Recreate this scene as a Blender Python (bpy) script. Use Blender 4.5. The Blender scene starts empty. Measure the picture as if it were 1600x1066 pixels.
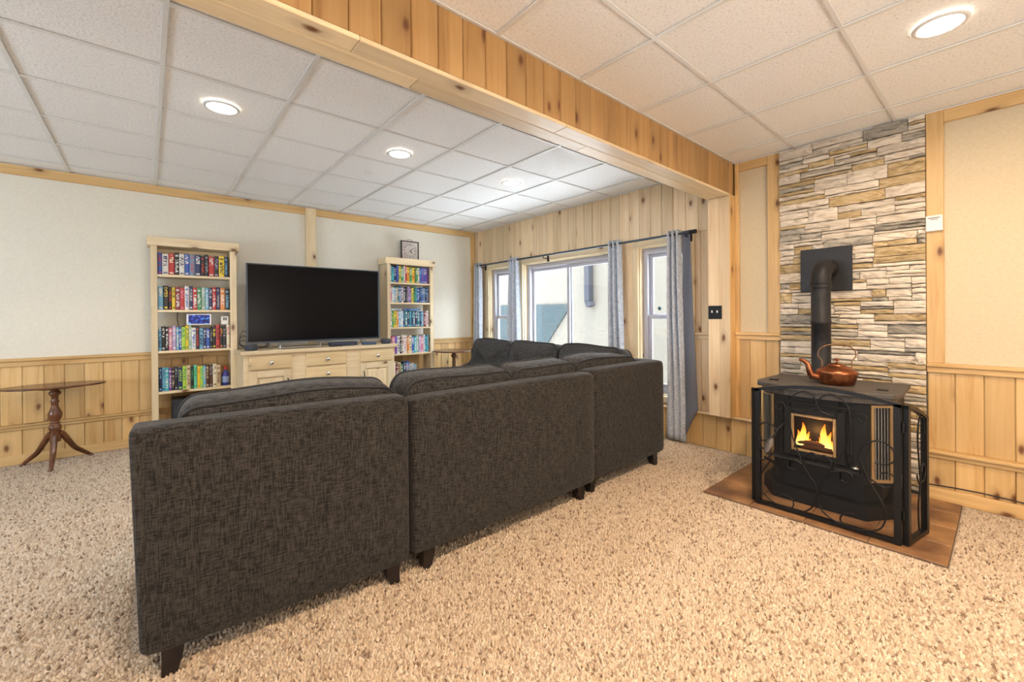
import bpy, bmesh, math, random
from mathutils import Vector, Matrix
PI = math.pi
C = bpy.context.scene.collection
SC = bpy.context.scene

# ------------------------------------------------------------------ camera, world, sun, lights, exposure
F_PX, YAW, PITCH, ROLL, CY = 664.17, 0.7096, -0.0030, -0.0081, 495.44
EYE = 1.26
fw = Vector((math.sin(YAW) * math.cos(PITCH), math.cos(YAW) * math.cos(PITCH), math.sin(PITCH)))
rt = Vector((math.cos(YAW), -math.sin(YAW), 0)); up = rt.cross(fw)
r2 = rt * math.cos(ROLL) + up * math.sin(ROLL); u2 = -rt * math.sin(ROLL) + up * math.cos(ROLL)
cam_d = bpy.data.cameras.new('camera'); cam = bpy.data.objects.new('camera', cam_d); C.objects.link(cam)
m = Matrix.Identity(4)
for i in range(3):
    m[i][0], m[i][1], m[i][2] = r2[i], u2[i], -fw[i]
m[2][3] = EYE
cam.matrix_world = m
cam_d.sensor_width = 36; cam_d.lens = 36 * F_PX / 1600; cam_d.shift_y = (CY - 533) / 1600; cam_d.clip_start = 0.02
SC.camera = cam

world = bpy.data.worlds.new('world'); SC.world = world; world.use_nodes = True
bg = world.node_tree.nodes['Background']; bg.inputs[0].default_value = (0.74, 0.86, 1.0, 1); bg.inputs[1].default_value = 24.0

def lamp(name, kind, loc, rot, energy, color, **kw):
    d = bpy.data.lights.new(name, kind); d.energy = energy; d.color = color
    for k, v in kw.items(): setattr(d, k, v)
    o = bpy.data.objects.new(name, d); C.objects.link(o); o.location = loc; o.rotation_euler = rot
    return o
sun_dir = Vector((0.14, 0.10, -0.98)).normalized()
sun = lamp('sun', 'SUN', (0, 0, 8), (0, 0, 0), 22.0, (1.0, 0.98, 0.95), angle=0.01)
sun.rotation_euler = sun_dir.to_track_quat('-Z', 'Y').to_euler()
# unseen soft fill lights added to brighten the room; no windows stand there
lamp('fill_light_left', 'AREA', (-4.35, 2.6, 1.45), (0, -PI / 2 - .25, 0), 185, (0.68, 0.84, 1.0), shape='RECTANGLE', size=1.5, size_y=3.0)
lamp('fill_light_rear', 'AREA', (0.6, -2.7, 1.4), (PI / 2 + .5, 0, 0), 165, (1.0, 0.90, 0.80), shape='RECTANGLE', size=3.4, size_y=1.6)
VS = SC.view_settings
VS.view_transform = 'Standard'; VS.look = 'None'; VS.gamma = 1; VS.use_curve_mapping = False; VS.exposure = 0.1

# ------------------------------------------------------------------ helpers
class MB:
    def __init__(s): s.v = []; s.f = []; s.uv = []; s.mi = []; s.sm = []
    def add(s, vs, fs, uv=None, mi=0, sm=False):
        o = len(s.v); s.v += [tuple(p) for p in vs]
        for k, f in enumerate(fs):
            s.f.append([o + i for i in f]); s.uv.append(uv[k] if uv else None); s.mi.append(mi); s.sm.append(sm)
        return s
    def box(s, x0, x1, y0, y1, z0, z1, ch=0.0, mi=0):
        lo = (min(x0, x1), min(y0, y1), min(z0, z1)); hi = (max(x0, x1), max(y0, y1), max(z0, z1))
        d = [hi[i] - lo[i] for i in range(3)]; L = d.index(max(d))
        c = min(ch, min(d) * 0.45)
        vs, fs = [], []
        if c <= 0:
            for k in range(8): vs.append([hi[i] if (k >> i) & 1 else lo[i] for i in range(3)])
            fs = [(0, 4, 6, 2), (1, 3, 7, 5), (0, 1, 5, 4), (2, 6, 7, 3), (0, 2, 3, 1), (4, 5, 7, 6)]
        else:
            idx = {}
            for k in range(8):
                for a in range(3):
                    p = []
                    for i in range(3):
                        h = (k >> i) & 1
                        e = hi[i] if h else lo[i]
                        p.append(e if i == a else (e - c if h else e + c))
                    idx[k, a] = len(vs); vs.append(p)
            bf = {0: [(0, 4, 6, 2), (1, 3, 7, 5)], 1: [(0, 1, 5, 4), (2, 6, 7, 3)], 2: [(0, 2, 3, 1), (4, 5, 7, 6)]}
            for a, l in bf.items():
                for q in l: fs.append([idx[k, a] for k in q])
            for a in range(3):
                for b in range(a + 1, 3):
                    e = 3 - a - b
                    for k in range(8):
                        if not (k >> e) & 1:
                            k2 = k | (1 << e)
                            q = [idx[k, a], idx[k2, a], idx[k2, b], idx[k, b]]
                            ctr = Vector([(lo[i] + hi[i]) / 2 for i in range(3)])
                            P = [Vector(vs[j]) for j in q]
                            if (P[1] - P[0]).cross(P[2] - P[0]).dot(sum(P, Vector()) / 4 - ctr) < 0: q.reverse()
                            fs.append(q)
            for k in range(8):
                q = [idx[k, 0], idx[k, 1], idx[k, 2]]
                P = [Vector(vs[j]) for j in q]; ctr = Vector([(lo[i] + hi[i]) / 2 for i in range(3)])
                if (P[1] - P[0]).cross(P[2] - P[0]).dot(P[0] - ctr) < 0: q.reverse()
                fs.append(q)
        o = [i for i in range(3) if i != L]
        uv = [[(vs[j][L], vs[j][o[0]] + vs[j][o[1]]) for j in f] for f in fs]
        return s.add(vs, fs, uv, mi)
    def rings(s, rings, closed=True, cap=True, sm=True, mi=0):
        n = len(rings[0]); vs = [p for r in rings for p in r]; fs = []
        for a in range(len(rings) - 1):
            for i in range(n if closed else n - 1):
                j = (i + 1) % n
                fs.append((a * n + i, a * n + j, (a + 1) * n + j, (a + 1) * n + i))
        s.add(vs, fs, None, mi, sm)
        if cap:
            s.add(rings[0], [list(range(n))[::-1]], None, mi, False); s.add(rings[-1], [list(range(n))], None, mi, False)
        return s
    def lathe(s, prof, n=24, c=(0, 0, 0), cap=True, mi=0):
        return s.rings([[(c[0] + r * math.cos(2 * PI * i / n), c[1] + r * math.sin(2 * PI * i / n), c[2] + z) for i in range(n)] for r, z in prof], True, cap, True, mi)
    def tube(s, pts, r, n=8, closed=False, cap=True, mi=0, rad=None):
        P = [Vector(p) for p in pts]; N = len(P); R = []
        up_ = None
        for i in range(N):
            a = P[(i - 1) % N] if (i or closed) else P[0]; b = P[(i + 1) % N] if (i < N - 1 or closed) else P[-1]
            t = (b - a)
            if t.length < 1e-9: t = Vector((0, 0, 1))
            t.normalize()
            if up_ is None:
                up_ = Vector((0, 0, 1)) if abs(t.z) < 0.9 else Vector((1, 0, 0))
            x = up_.cross(t)
            if x.length < 1e-6: x = Vector((1, 0, 0)).cross(t)
            x.normalize(); y = t.cross(x); up_ = y
            rr = rad[i] if rad else r
            R.append([tuple(P[i] + x * rr * math.cos(2 * PI * k / n) + y * rr * math.sin(2 * PI * k / n)) for k in range(n)])
        if closed: R.append(R[0]); cap = False
        return s.rings(R, True, cap, True, mi)
    def prism(s, poly, ax, a0, a1, sm=False, mi=0):
        def pt(p, a):
            return (a, p[0], p[1]) if ax == 0 else (p[0], a, p[1]) if ax == 1 else (p[0], p[1], a)
        area = sum(poly[i][0] * poly[(i + 1) % len(poly)][1] - poly[(i + 1) % len(poly)][0] * poly[i][1] for i in range(len(poly)))
        if (area < 0) ^ (ax == 1): poly = poly[::-1]
        n = len(poly); vs = [pt(p, a0) for p in poly] + [pt(p, a1) for p in poly]
        fs = [list(range(n))[::-1], [n + i for i in range(n)]] + [[i, (i + 1) % n, n + (i + 1) % n, n + i] for i in range(n)]
        uv = [[(vs[j][2], vs[j][0] + vs[j][1]) for j in f] for f in fs]
        return s.add(vs, fs, uv, mi, sm)
    def mesh(s, name):
        me = bpy.data.meshes.new(name); me.from_pydata(s.v, [], s.f)
        if any(u for u in s.uv):
            l = me.uv_layers.new(name='UVMap'); k = 0
            flat = []
            for f, u in zip(s.f, s.uv): flat += u if u else [(0.0, 0.0)] * len(f)
            l.data.foreach_set('uv', [c for p in flat for c in p])
        me.polygons.foreach_set('material_index', s.mi); me.polygons.foreach_set('use_smooth', s.sm)
        me.update(); return me
def obj(name, mb, mat, parent=None, loc=(0, 0, 0), rot=(0, 0, 0), fix=True):
    me = mb.mesh(name) if isinstance(mb, MB) else mb
    if isinstance(mb, MB):
        if fix:
            b = bmesh.new(); b.from_mesh(me); bmesh.ops.recalc_face_normals(b, faces=b.faces); b.to_mesh(me); b.free()
        for x in (mat if isinstance(mat, (list, tuple)) else [mat]): me.materials.append(x)
    o = bpy.data.objects.new(name, me); C.objects.link(o); o.location = loc; o.rotation_euler = rot
    if parent: o.parent = parent
    return o
def tag(o, label, cat, group=None):
    o['label'] = label; o['category'] = cat
    if group: o['group'] = group
    return o
def thing(name, label, cat, loc=(0, 0, 0), rz=0, group=None):
    o = bpy.data.objects.new(name, None); C.objects.link(o); o.location = loc; o.rotation_euler = (0, 0, rz); o.empty_display_size = 0.1
    return tag(o, label, cat, group)
def struct(name, mb, mat, label=None, **k):
    o = obj(name, mb, mat, **k); o['kind'] = 'structure'
    if label: o['label'] = label
    return o
def spline(pts, n=6):
    P = [Vector(p) for p in pts]; out = []
    for i in range(len(P) - 1):
        a = P[max(i - 1, 0)]; b = P[i]; c = P[i + 1]; d = P[min(i + 2, len(P) - 1)]
        for k in range(n):
            t = k / n
            out.append(0.5 * ((2 * b) + (c - a) * t + (2 * a - 5 * b + 4 * c - d) * t * t + (3 * b - a - 3 * c + d) * t ** 3))
    out.append(P[-1]); return out

# ------------------------------------------------------------------ materials
def mat(name, color=(0.8, 0.8, 0.8), rough=0.5, metal=0.0, **kw):
    M = bpy.data.materials.new(name); M.use_nodes = True
    b = M.node_tree.nodes['Principled BSDF']
    b.inputs['Base Color'].default_value = (*color, 1); b.inputs['Roughness'].default_value = rough; b.inputs['Metallic'].default_value = metal
    for k, v in kw.items(): b.inputs[k.replace('_', ' ')].default_value = v
    return M
def nd(M, t, **kw):
    n = M.node_tree.nodes.new(t)
    for k, v in kw.items():
        if k.startswith('i_'):
            key = k[2:]; key = int(key) if key.isdigit() else key.replace('_', ' ')
            n.inputs[key].default_value = v
        else: setattr(n, k, v)
    return n
def lk(M, a, b): M.node_tree.links.new(a, b)
def ramp(M, src, stops, interp='LINEAR'):
    r = nd(M, 'ShaderNodeValToRGB'); r.color_ramp.interpolation = interp
    el = r.color_ramp.elements
    while len(el) < len(stops): el.new(0.5)
    for e, (p, c) in zip(el, stops): e.position = p; e.color = (*c, 1) if len(c) == 3 else c
    lk(M, src, r.inputs[0]); return r
def P_(M): return M.node_tree.nodes['Principled BSDF']
def mix(M, f, a, b, mode='MIX'):
    n = nd(M, 'ShaderNodeMix', data_type='RGBA', blend_type=mode)
    for s, v in ((n.inputs[0], f), (n.inputs[6], a), (n.inputs[7], b)):
        if isinstance(v, (int, float)): s.default_value = v
        elif isinstance(v, tuple): s.default_value = (*v, 1)
        else: lk(M, v, s)
    return n.outputs[2]
def bump(M, h, strength=0.3, dist=0.01):
    b = nd(M, 'ShaderNodeBump', i_Strength=strength, i_Distance=dist); lk(M, h, b.inputs['Height']); lk(M, b.outputs[0], P_(M).inputs['Normal'])
def math_(M, op, a, b=None):
    n = nd(M, 'ShaderNodeMath', operation=op)
    for s, v in ((n.inputs[0], a), (n.inputs[1], b)):
        if v is None: continue
        if isinstance(v, (int, float)): s.default_value = v
        else: lk(M, v, s)
    return n.outputs[0]

def pine(name, light, mid, dark, knot=(0.16, 0.06, 0.02), rough=0.42):
    M = mat(name, light, rough); tc = nd(M, 'ShaderNodeTexCoord'); oi = nd(M, 'ShaderNodeObjectInfo')
    off = nd(M, 'ShaderNodeVectorMath', operation='SCALE', i_0=(37.0, 91.0, 13.0)); lk(M, oi.outputs['Random'], off.inputs['Scale'])
    ad = nd(M, 'ShaderNodeVectorMath', operation='ADD'); lk(M, tc.outputs['UV'], ad.inputs[0]); lk(M, off.outputs[0], ad.inputs[1])
    mp = nd(M, 'ShaderNodeMapping', i_Scale=(1.3, 26.0, 1.0)); lk(M, ad.outputs[0], mp.inputs[0])
    g = nd(M, 'ShaderNodeTexNoise', i_Scale=1.0, i_Detail=4.0, i_Roughness=0.6, i_Distortion=0.6); lk(M, mp.outputs[0], g.inputs[0])
    c1 = ramp(M, g.outputs[0], [(0.22, dark), (0.42, mid), (0.62, light)])
    mp2 = nd(M, 'ShaderNodeMapping', i_Scale=(0.7, 5.0, 1.0)); lk(M, ad.outputs[0], mp2.inputs[0])
    g2 = nd(M, 'ShaderNodeTexNoise', i_Scale=1.0, i_Detail=2.0); lk(M, mp2.outputs[0], g2.inputs[0])
    h2 = ramp(M, g2.outputs[0], [(0.56, (0, 0, 0)), (0.74, (1, 1, 1))])
    st = nd(M, 'ShaderNodeMapRange', i_1=0.72, i_2=1.0, i_3=0.25, i_4=1.0); lk(M, oi.outputs['Random'], st.inputs[0])
    c2 = mix(M, math_(M, 'MULTIPLY', h2.outputs[0], st.outputs[0]), c1.outputs[0], tuple(x * .72 for x in dark))
    mp3 = nd(M, 'ShaderNodeMapping', i_Scale=(2.6, 5.2, 1.0)); lk(M, ad.outputs[0], mp3.inputs[0])
    nz = nd(M, 'ShaderNodeTexNoise', i_Scale=3.0); lk(M, mp3.outputs[0], nz.inputs[0])
    mm = mix(M, 0.12, mp3.outputs[0], nz.outputs['Color'], 'ADD')
    vo = nd(M, 'ShaderNodeTexVoronoi', voronoi_dimensions='2D', i_Scale=1.0); lk(M, mm, vo.inputs[0])
    sp = nd(M, 'ShaderNodeSeparateColor'); lk(M, vo.outputs['Color'], sp.inputs[0])
    on = math_(M, 'GREATER_THAN', sp.outputs[0], 0.55)
    k1 = ramp(M, vo.outputs['Distance'], [(0.035, (1, 1, 1)), (0.075, (0.6, 0.6, 0.6)), (0.10, (0.25, 0.25, 0.25)), (0.24, (0, 0, 0))])
    km = math_(M, 'MULTIPLY', k1.outputs[0], on)
    c3 = mix(M, km, c2, knot)
    hs = nd(M, 'ShaderNodeHueSaturation', i_Saturation=1.0)
    vr = nd(M, 'ShaderNodeMapRange', i_3=0.82, i_4=1.1); lk(M, oi.outputs['Random'], vr.inputs[0]); lk(M, vr.outputs[0], hs.inputs['Value']); lk(M, c3, hs.inputs['Color'])
    lk(M, hs.outputs[0], P_(M).inputs['Base Color'])
    bump(M, g.outputs[0], 0.08, 0.004)
    return M
pine_pale = pine('pine_pale', (0.74, 0.58, 0.38), (0.68, 0.50, 0.30), (0.58, 0.38, 0.19))
pine_honey = pine('pine_honey', (0.70, 0.475, 0.22), (0.64, 0.41, 0.17), (0.48, 0.255, 0.08))
pine_warm_lit = pine('pine_warm_lit', (0.47, 0.285, 0.115), (0.43, 0.245, 0.09), (0.30, 0.145, 0.045))  # same pine as elsewhere; warm lamp light on the beam is tinted in
pine_drawer = pine('pine_drawer', (0.78, 0.61, 0.36), (0.72, 0.54, 0.30), (0.62, 0.42, 0.20), rough=0.32)
pine_case = pine('pine_case', (0.80, 0.66, 0.44), (0.75, 0.60, 0.38), (0.66, 0.48, 0.27), rough=0.35)

def noisy(name, c0, c1, scale, rough=0.6, b=0.2, bd=0.003, detail=4, lo=0.35, hi=0.65, **kw):
    M = mat(name, c0, rough, **kw); tc = nd(M, 'ShaderNodeTexCoord')
    g = nd(M, 'ShaderNodeTexNoise', i_Scale=scale, i_Detail=detail); lk(M, tc.outputs['Object'], g.inputs[0])
    r = ramp(M, g.outputs[0], [(lo, c0), (hi, c1)]); lk(M, r.outputs[0], P_(M).inputs['Base Color'])
    if b: bump(M, g.outputs[0], b, bd)
    return M
drywall = noisy('drywall', (0.74, 0.71, 0.62), (0.78, 0.75, 0.66), 60, 0.75, 0.12, 0.004)
drywall_tan = noisy('drywall_tan', (0.58, 0.49, 0.34), (0.62, 0.53, 0.37), 55, 0.75, 0.3, 0.005)
tile_white = mat('ceiling_tile_white', (0.83, 0.83, 0.83), 0.9)
def _tile():
    M = tile_white; tc = nd(M, 'ShaderNodeTexCoord'); g = nd(M, 'ShaderNodeTexNoise', i_Scale=75.0, i_Detail=3.0, i_Roughness=0.7)
    lk(M, tc.outputs['Object'], g.inputs[0])
    r = ramp(M, g.outputs[0], [(0.28, (0.55, 0.55, 0.55)), (0.40, (0.85, 0.85, 0.85)), (0.6, (0.92, 0.92, 0.92))]); lk(M, r.outputs[0], P_(M).inputs['Base Color'])
    bump(M, g.outputs[0], 0.55, 0.006)
_tile()
tee_white = mat('tee_white_enamel', (0.74, 0.74, 0.73), 0.35)
carpet = mat('carpet_shag', (0.6, 0.5, 0.4), 0.95, Sheen_Weight=0.3)
def _carpet():
    M = carpet; tc = nd(M, 'ShaderNodeTexCoord')
    w = nd(M, 'ShaderNodeTexNoise', i_Scale=60.0, i_Detail=2.0); lk(M, tc.outputs['Object'], w.inputs[0])
    wv = nd(M, 'ShaderNodeVectorMath', operation='MULTIPLY_ADD', i_1=(.016, .016, .0), i_2=(-.008, -.008, 0)); lk(M, w.outputs['Color'], wv.inputs[0])
    ad = nd(M, 'ShaderNodeVectorMath', operation='ADD'); lk(M, tc.outputs['Object'], ad.inputs[0]); lk(M, wv.outputs[0], ad.inputs[1])
    v = nd(M, 'ShaderNodeTexVoronoi', voronoi_dimensions='2D', i_Scale=125.0); lk(M, ad.outputs[0], v.inputs[0])
    sp = nd(M, 'ShaderNodeSeparateColor'); lk(M, v.outputs['Color'], sp.inputs[0])
    r = ramp(M, sp.outputs[0], [(0.0, (0.17, 0.105, 0.06)), (0.075, (0.38, 0.27, 0.18)), (0.25, (0.51, 0.39, 0.275)), (0.60, (0.60, 0.485, 0.36))], 'CONSTANT')
    g = nd(M, 'ShaderNodeTexNoise', i_Scale=160.0, i_Detail=3.0); lk(M, tc.outputs['Object'], g.inputs[0])
    gr = ramp(M, g.outputs[0], [(.3, (.70, .70, .70)), (.6, (1.1, 1.1, 1.1))])
    c = mix(M, 1.0, r.outputs[0], gr.outputs[0], 'MULTIPLY')
    big = nd(M, 'ShaderNodeTexNoise', i_Scale=2.2, i_Detail=2.0); lk(M, tc.outputs['Object'], big.inputs[0])
    bb = ramp(M, big.outputs[0], [(0.3, (0.90, 0.90, 0.90)), (0.7, (1.06, 1.06, 1.06))])
    c = mix(M, 1.0, c, bb.outputs[0], 'MULTIPLY'); lk(M, c, P_(M).inputs['Base Color'])
    h = math_(M, 'SUBTRACT', math_(M, 'MULTIPLY', g.outputs[0], .5), v.outputs['Distance']); bump(M, h, 0.8, 0.012)
_carpet()
def fabric(name, c0, c1):
    M = mat(name, c0, 0.9, Sheen_Weight=0.08, Specular_IOR_Level=0.25); tc = nd(M, 'ShaderNodeTexCoord')
    outs = []
    for s in ((230, 230, 22), (26, 26, 260)):
        mp = nd(M, 'ShaderNodeMapping', i_Scale=s); lk(M, tc.outputs['Object'], mp.inputs[0])
        g = nd(M, 'ShaderNodeTexNoise', i_Scale=1.0, i_Detail=3.0, i_Roughness=0.65); lk(M, mp.outputs[0], g.inputs[0]); outs.append(g.outputs[0])
    a = math_(M, 'MULTIPLY', math_(M, 'ADD', outs[0], outs[1]), 0.5)
    r = ramp(M, a, [(0.43, c0), (0.58, c1)]); lk(M, r.outputs[0], P_(M).inputs['Base Color']); bump(M, a, 0.5, 0.003)
    return M
sofa_fab = fabric('sofa_chenille', (0.0060, 0.0054, 0.0051), (0.045, 0.040, 0.036))
sofa_fab2 = fabric('sofa_chenille_cushion', (0.010, 0.0095, 0.0094), (0.062, 0.058, 0.056))
piping_m = mat('sofa_piping', (0.022, 0.022, 0.025), 0.8)
curtain_m = fabric('curtain_grey', (0.30, 0.33, 0.39), (0.60, 0.64, 0.71))
lining_m = mat('curtain_lining', (0.12, 0.13, 0.165), 0.85)
dark_wood = noisy('dark_wood', (0.006, 0.004, 0.004), (0.014, 0.008, 0.007), 14, 0.4, 0)
mahogany = noisy('mahogany', (0.07, 0.025, 0.011), (0.17, 0.065, 0.028), 9, 0.22, 0)
iron = mat('cast_iron', (0.009, 0.0095, 0.0105), 0.55, Specular_IOR_Level=0.3)
iron_top = noisy('stove_top_iron', (0.05, 0.045, 0.042), (0.085, 0.075, 0.068), 30, 0.55, 0.1)
iron_mat = mat('black_metal', (0.010, 0.010, 0.011), 0.38, 0.5)
pipe_m = noisy('stovepipe_black', (0.010, 0.010, 0.012), (0.018, 0.018, 0.021), 12, 0.5, 0, Specular_IOR_Level=0.3)
gold = mat('brushed_brass', (0.52, 0.36, 0.19), 0.35, 0.85)
steel = mat('steel', (0.55, 0.55, 0.55), 0.3, 0.9)
nickel = mat('nickel', (0.62, 0.60, 0.57), 0.22, 1.0)
copper = noisy('copper_patina', (0.15, 0.045, 0.022), (0.46, 0.17, 0.075), 16, 0.30, 0, detail=5, Metallic=0.95)
black_pl = mat('black_plastic', (0.012, 0.012, 0.014), 0.4)
screen_m = mat('tv_screen', (0.006, 0.006, 0.007), 0.22, Specular_IOR_Level=0.10)
bezel_m = mat('tv_bezel', (0.06, 0.075, 0.10), 0.35, 0.6)
white_pl = mat('white_plastic', (0.78, 0.77, 0.74), 0.4)
glass_m = mat('window_glass', (1, 1, 1), 0.0)
def _glass():
    M = glass_m; nt = M.node_tree; nt.nodes.remove(P_(M)); out = nt.nodes['Material Output']
    t = nd(M, 'ShaderNodeBsdfTransparent'); t.inputs[0].default_value = (0.95, 0.97, 0.97, 1); g = nd(M, 'ShaderNodeBsdfGlossy', i_Roughness=0.02)
    x = nd(M, 'ShaderNodeMixShader', i_0=0.06); lk(M, t.outputs[0], x.inputs[1]); lk(M, g.outputs[0], x.inputs[2]); lk(M, x.outputs[0], out.inputs[0])
_glass()
vinyl = mat('window_vinyl_grey', (0.42, 0.41, 0.45), 0.4)
stove_glass = mat('stove_glass', (0.02, 0.02, 0.02), 0.08, Alpha=0.12)
def mesh_mat():
    M = mat('woven_wire', (0.02, 0.017, 0.014), 0.6, 0.0); tc = nd(M, 'ShaderNodeTexCoord'); sx = nd(M, 'ShaderNodeSeparateXYZ'); lk(M, tc.outputs['Object'], sx.inputs[0])
    fs = []
    for ax in (1, 2):
        f = math_(M, 'FRACT', math_(M, 'MULTIPLY', sx.outputs[ax], 420.0)); fs.append(math_(M, 'LESS_THAN', f, 0.055))
    lk(M, math_(M, 'MAXIMUM', fs[0], fs[1]), P_(M).inputs['Alpha']); return M
wire = mesh_mat()
def emis(name, c, s):
    M = mat(name, c, 0.5); P_(M).inputs['Emission Color'].default_value = (*c, 1); P_(M).inputs['Emission Strength'].default_value = s; return M
stucco = noisy('stucco_exterior', (0.070, 0.060, 0.049), (0.076, 0.065, 0.053), 25, 0.9, 0.2, Specular_IOR_Level=0.0)
shade_blue = noisy('exterior_shade_blue_grey', (0.021, 0.0255, 0.026), (0.023, 0.0275, 0.028), 12, 0.9, 0, Specular_IOR_Level=0.0)
concrete = noisy('concrete', (0.72, 0.73, 0.75), (0.78, 0.79, 0.81), 8, 0.9, 0.1)

# ------------------------------------------------------------------ room shell
XW, YW, ZC = 4.041, 5.636, 2.61
XL, YF = -4.4, -2.8
BY0, BY1, BZ = 1.596, 1.785, 2.315
PW = 0.1285
LEDGE = 0.335
floor = struct('floor', MB().box(XL - .1, XW + .1, YF - .1, YW + .1, -0.1, 0), carpet, 'speckled beige shag carpet covering the room')
ceil = struct('ceiling', MB().box(XL - .15, XW + .35, YF - .15, YW + .35, ZC + 0.03, ZC + 0.25), drywall, 'suspended ceiling of white textured square tiles')
def grid(xs, ys):
    cache = {}
    for i in range(len(xs) - 1):
        for j in range(len(ys) - 1):
            w, d = xs[i + 1] - xs[i], ys[j + 1] - ys[j]; k = (round(w, 3), round(d, 3))
            if k not in cache:
                me = MB().box(-w / 2, w / 2, -d / 2, d / 2, 0, 0.014).mesh('ceiling_tile'); me.materials.append(tile_white); cache[k] = me
            obj('ceiling_tile', cache[k], None, ceil, ((xs[i] + xs[i + 1]) / 2, (ys[j] + ys[j + 1]) / 2, ZC + 0.009))
    for x in xs: obj('grid_tee', MB().box(x - .012, x + .012, ys[0], ys[-1], ZC - .001, ZC + .006, 0.001), tee_white, ceil)
    for y in ys: obj('grid_tee', MB().box(xs[0], xs[-1], y - .010, y + .010, ZC - .0003, ZC + .006, 0.001), tee_white, ceil)
fx = [XL] + [-0.535 + .6086 * k for k in range(-6, 8)] + [XW]
grid(fx, [BY1, 2.335, 2.942, 3.552, 4.162, 4.772, 5.382, YW])
nx = [XL] + [1.901 + .6097 * k for k in range(-10, 4)] + [XW]
grid(nx, [YF] + [1.121 - .6135 * k for k in range(5, -1, -1)] + [BY0])

# right wall core with window openings
WIN = [(4.70, 5.25), (2.90, 4.46), (2.04, 2.60)]   # A, slider, C
WZ0, WZ1 = 0.42, 1.985
wr = MB()
xs0, xs1 = XW + .016, XW + .20
wr.box(xs0, xs1, YF - .1, YW + .3, -0.1, WZ0); wr.box(xs0, xs1, YF - .1, YW + .3, WZ1, ZC + .03)
ys = [YF - .1, 2.04, 2.60, 2.90, 4.46, 4.70, 5.25, YW + .3]
for a, b in ((0, 1), (2, 3), (4, 5), (6, 7)): wr.box(xs0, xs1, ys[a], ys[b], WZ0, WZ1)
wall_r = struct('wall_right', wr, drywall_tan, 'right wall with windows, stone panel and tan plaster')
def run_planks(parent, axis, pos, sgn, a0, a1, z0, z1, m_, th=0.014, start=None, top=None):
    """vertical tongue and groove planks; axis 'x' wall at X=pos with planks along Y, 'y' wall at Y=pos with planks along X"""
    cache = {}; e = [a0]
    s0 = start if start is not None else a0
    k = math.ceil((a0 + .03 - s0) / PW); t = s0 + k * PW
    while t < a1 - .03: e.append(t); t += PW
    e.append(a1)
    for i in range(len(e) - 1):
        w = e[i + 1] - e[i]; key = round(w, 4)
        if key not in cache:
            q = MB(); g = 0.0011
            if axis == 'x': q.box(0, sgn * th, -w / 2 + g, w / 2 - g, 0, z1 - z0, 0.0045)
            else: q.box(-w / 2 + g, w / 2 - g, 0, sgn * th, 0, z1 - z0, 0.0045)
            me = q.mesh('plank'); me.materials.append(m_); cache[key] = me
        c = (e[i] + e[i + 1]) / 2
        obj('plank', cache[key], None, parent, (pos, c, z0) if axis == 'x' else (c, pos, z0))
# window wall planks
run_planks(wall_r, 'x', XW, 1, BY1 - .12, YW, 2.055, ZC, pine_pale, start=2.579)
for a, b in ((1.66, 1.975), (2.665, 2.835), (4.525, 4.635), (5.315, YW)): run_planks(wall_r, 'x', XW, 1, a, b, LEDGE, 2.055, pine_pale)
run_planks(wall_r, 'x', XW, 1, 1.975, 5.315, LEDGE, WZ0 - .06, pine_pale)
run_planks(wall_r, 'x', XW - .03, 1, 1.25, YW, 0.0, LEDGE - .02, pine_honey, th=.046)
run_planks(wall_r, 'x', XW, 1, 1.25, 1.60, LEDGE, 1.06, pine_honey, start=1.354)
run_planks(wall_r, 'x', XW, 1, YF, .355, LEDGE, 0.87, pine_honey, start=.0965)
run_planks(wall_r, 'x', XW - .03, 1, YF, .355, 0.0, LEDGE - .05, pine_honey, th=.046, start=.0965)
tn = [0]
def trim(mb, m_, label=None):
    tn[0] += 1; return struct('trim_%d' % tn[0], mb, m_, label)
def rail_x(a, b, z, m_=pine_honey, d=.035):
    trim(MB().box(XW - d, XW + .014, a, b, z - .012, z + .012, .004).box(XW - d * .55, XW + .014, a, b, z - .05, z - .0125, .003), m_)
rail_x(1.235, 1.592, 1.083); rail_x(YF, .357, .905)
trim(MB().box(XW - .035, XW + .014, 1.785, 1.978, 1.06, 1.084, .004).box(XW - .02, XW + .014, 1.785, 1.978, 1.02, 1.0595, .003), pine_pale)
trim(MB().box(XW - .065, XW + .014, 1.235, YW, LEDGE - .02, LEDGE, .005), pine_pale, 'narrow pine ledge running under the windows')
trim(MB().box(XW - .065, XW + .014, YF, .357, LEDGE - .02, LEDGE + .002, .005).box(XW - .045, XW + .014, YF, .357, LEDGE - .05, LEDGE - .0205, .003), pine_honey)
struct('baseboard_right', MB().box(XW - .045, XW - .025, YF, .355, 0, .085, .004), pine_honey)
trim(MB().box(XW - .012, XW + .016, .272, .357, .917, ZC, .003), pine_honey, 'pine post trim right of the stone panel')
trim(MB().box(XW - .012, XW + .016, 1.236, 1.332, 1.095, ZC, .003), pine_honey, 'pine post trim left of the stone panel')
trim(MB().box(XW - .010, XW + .016, YF, .272, 2.525, ZC, .003), pine_honey)
trim(MB().box(XW - .010, XW + .016, 1.332, 1.57, 2.535, ZC, .003), pine_honey)
trim(MB().box(XW - .016, XW + .016, 1.565, 1.596, LEDGE, ZC, .003), pine_honey)
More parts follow.
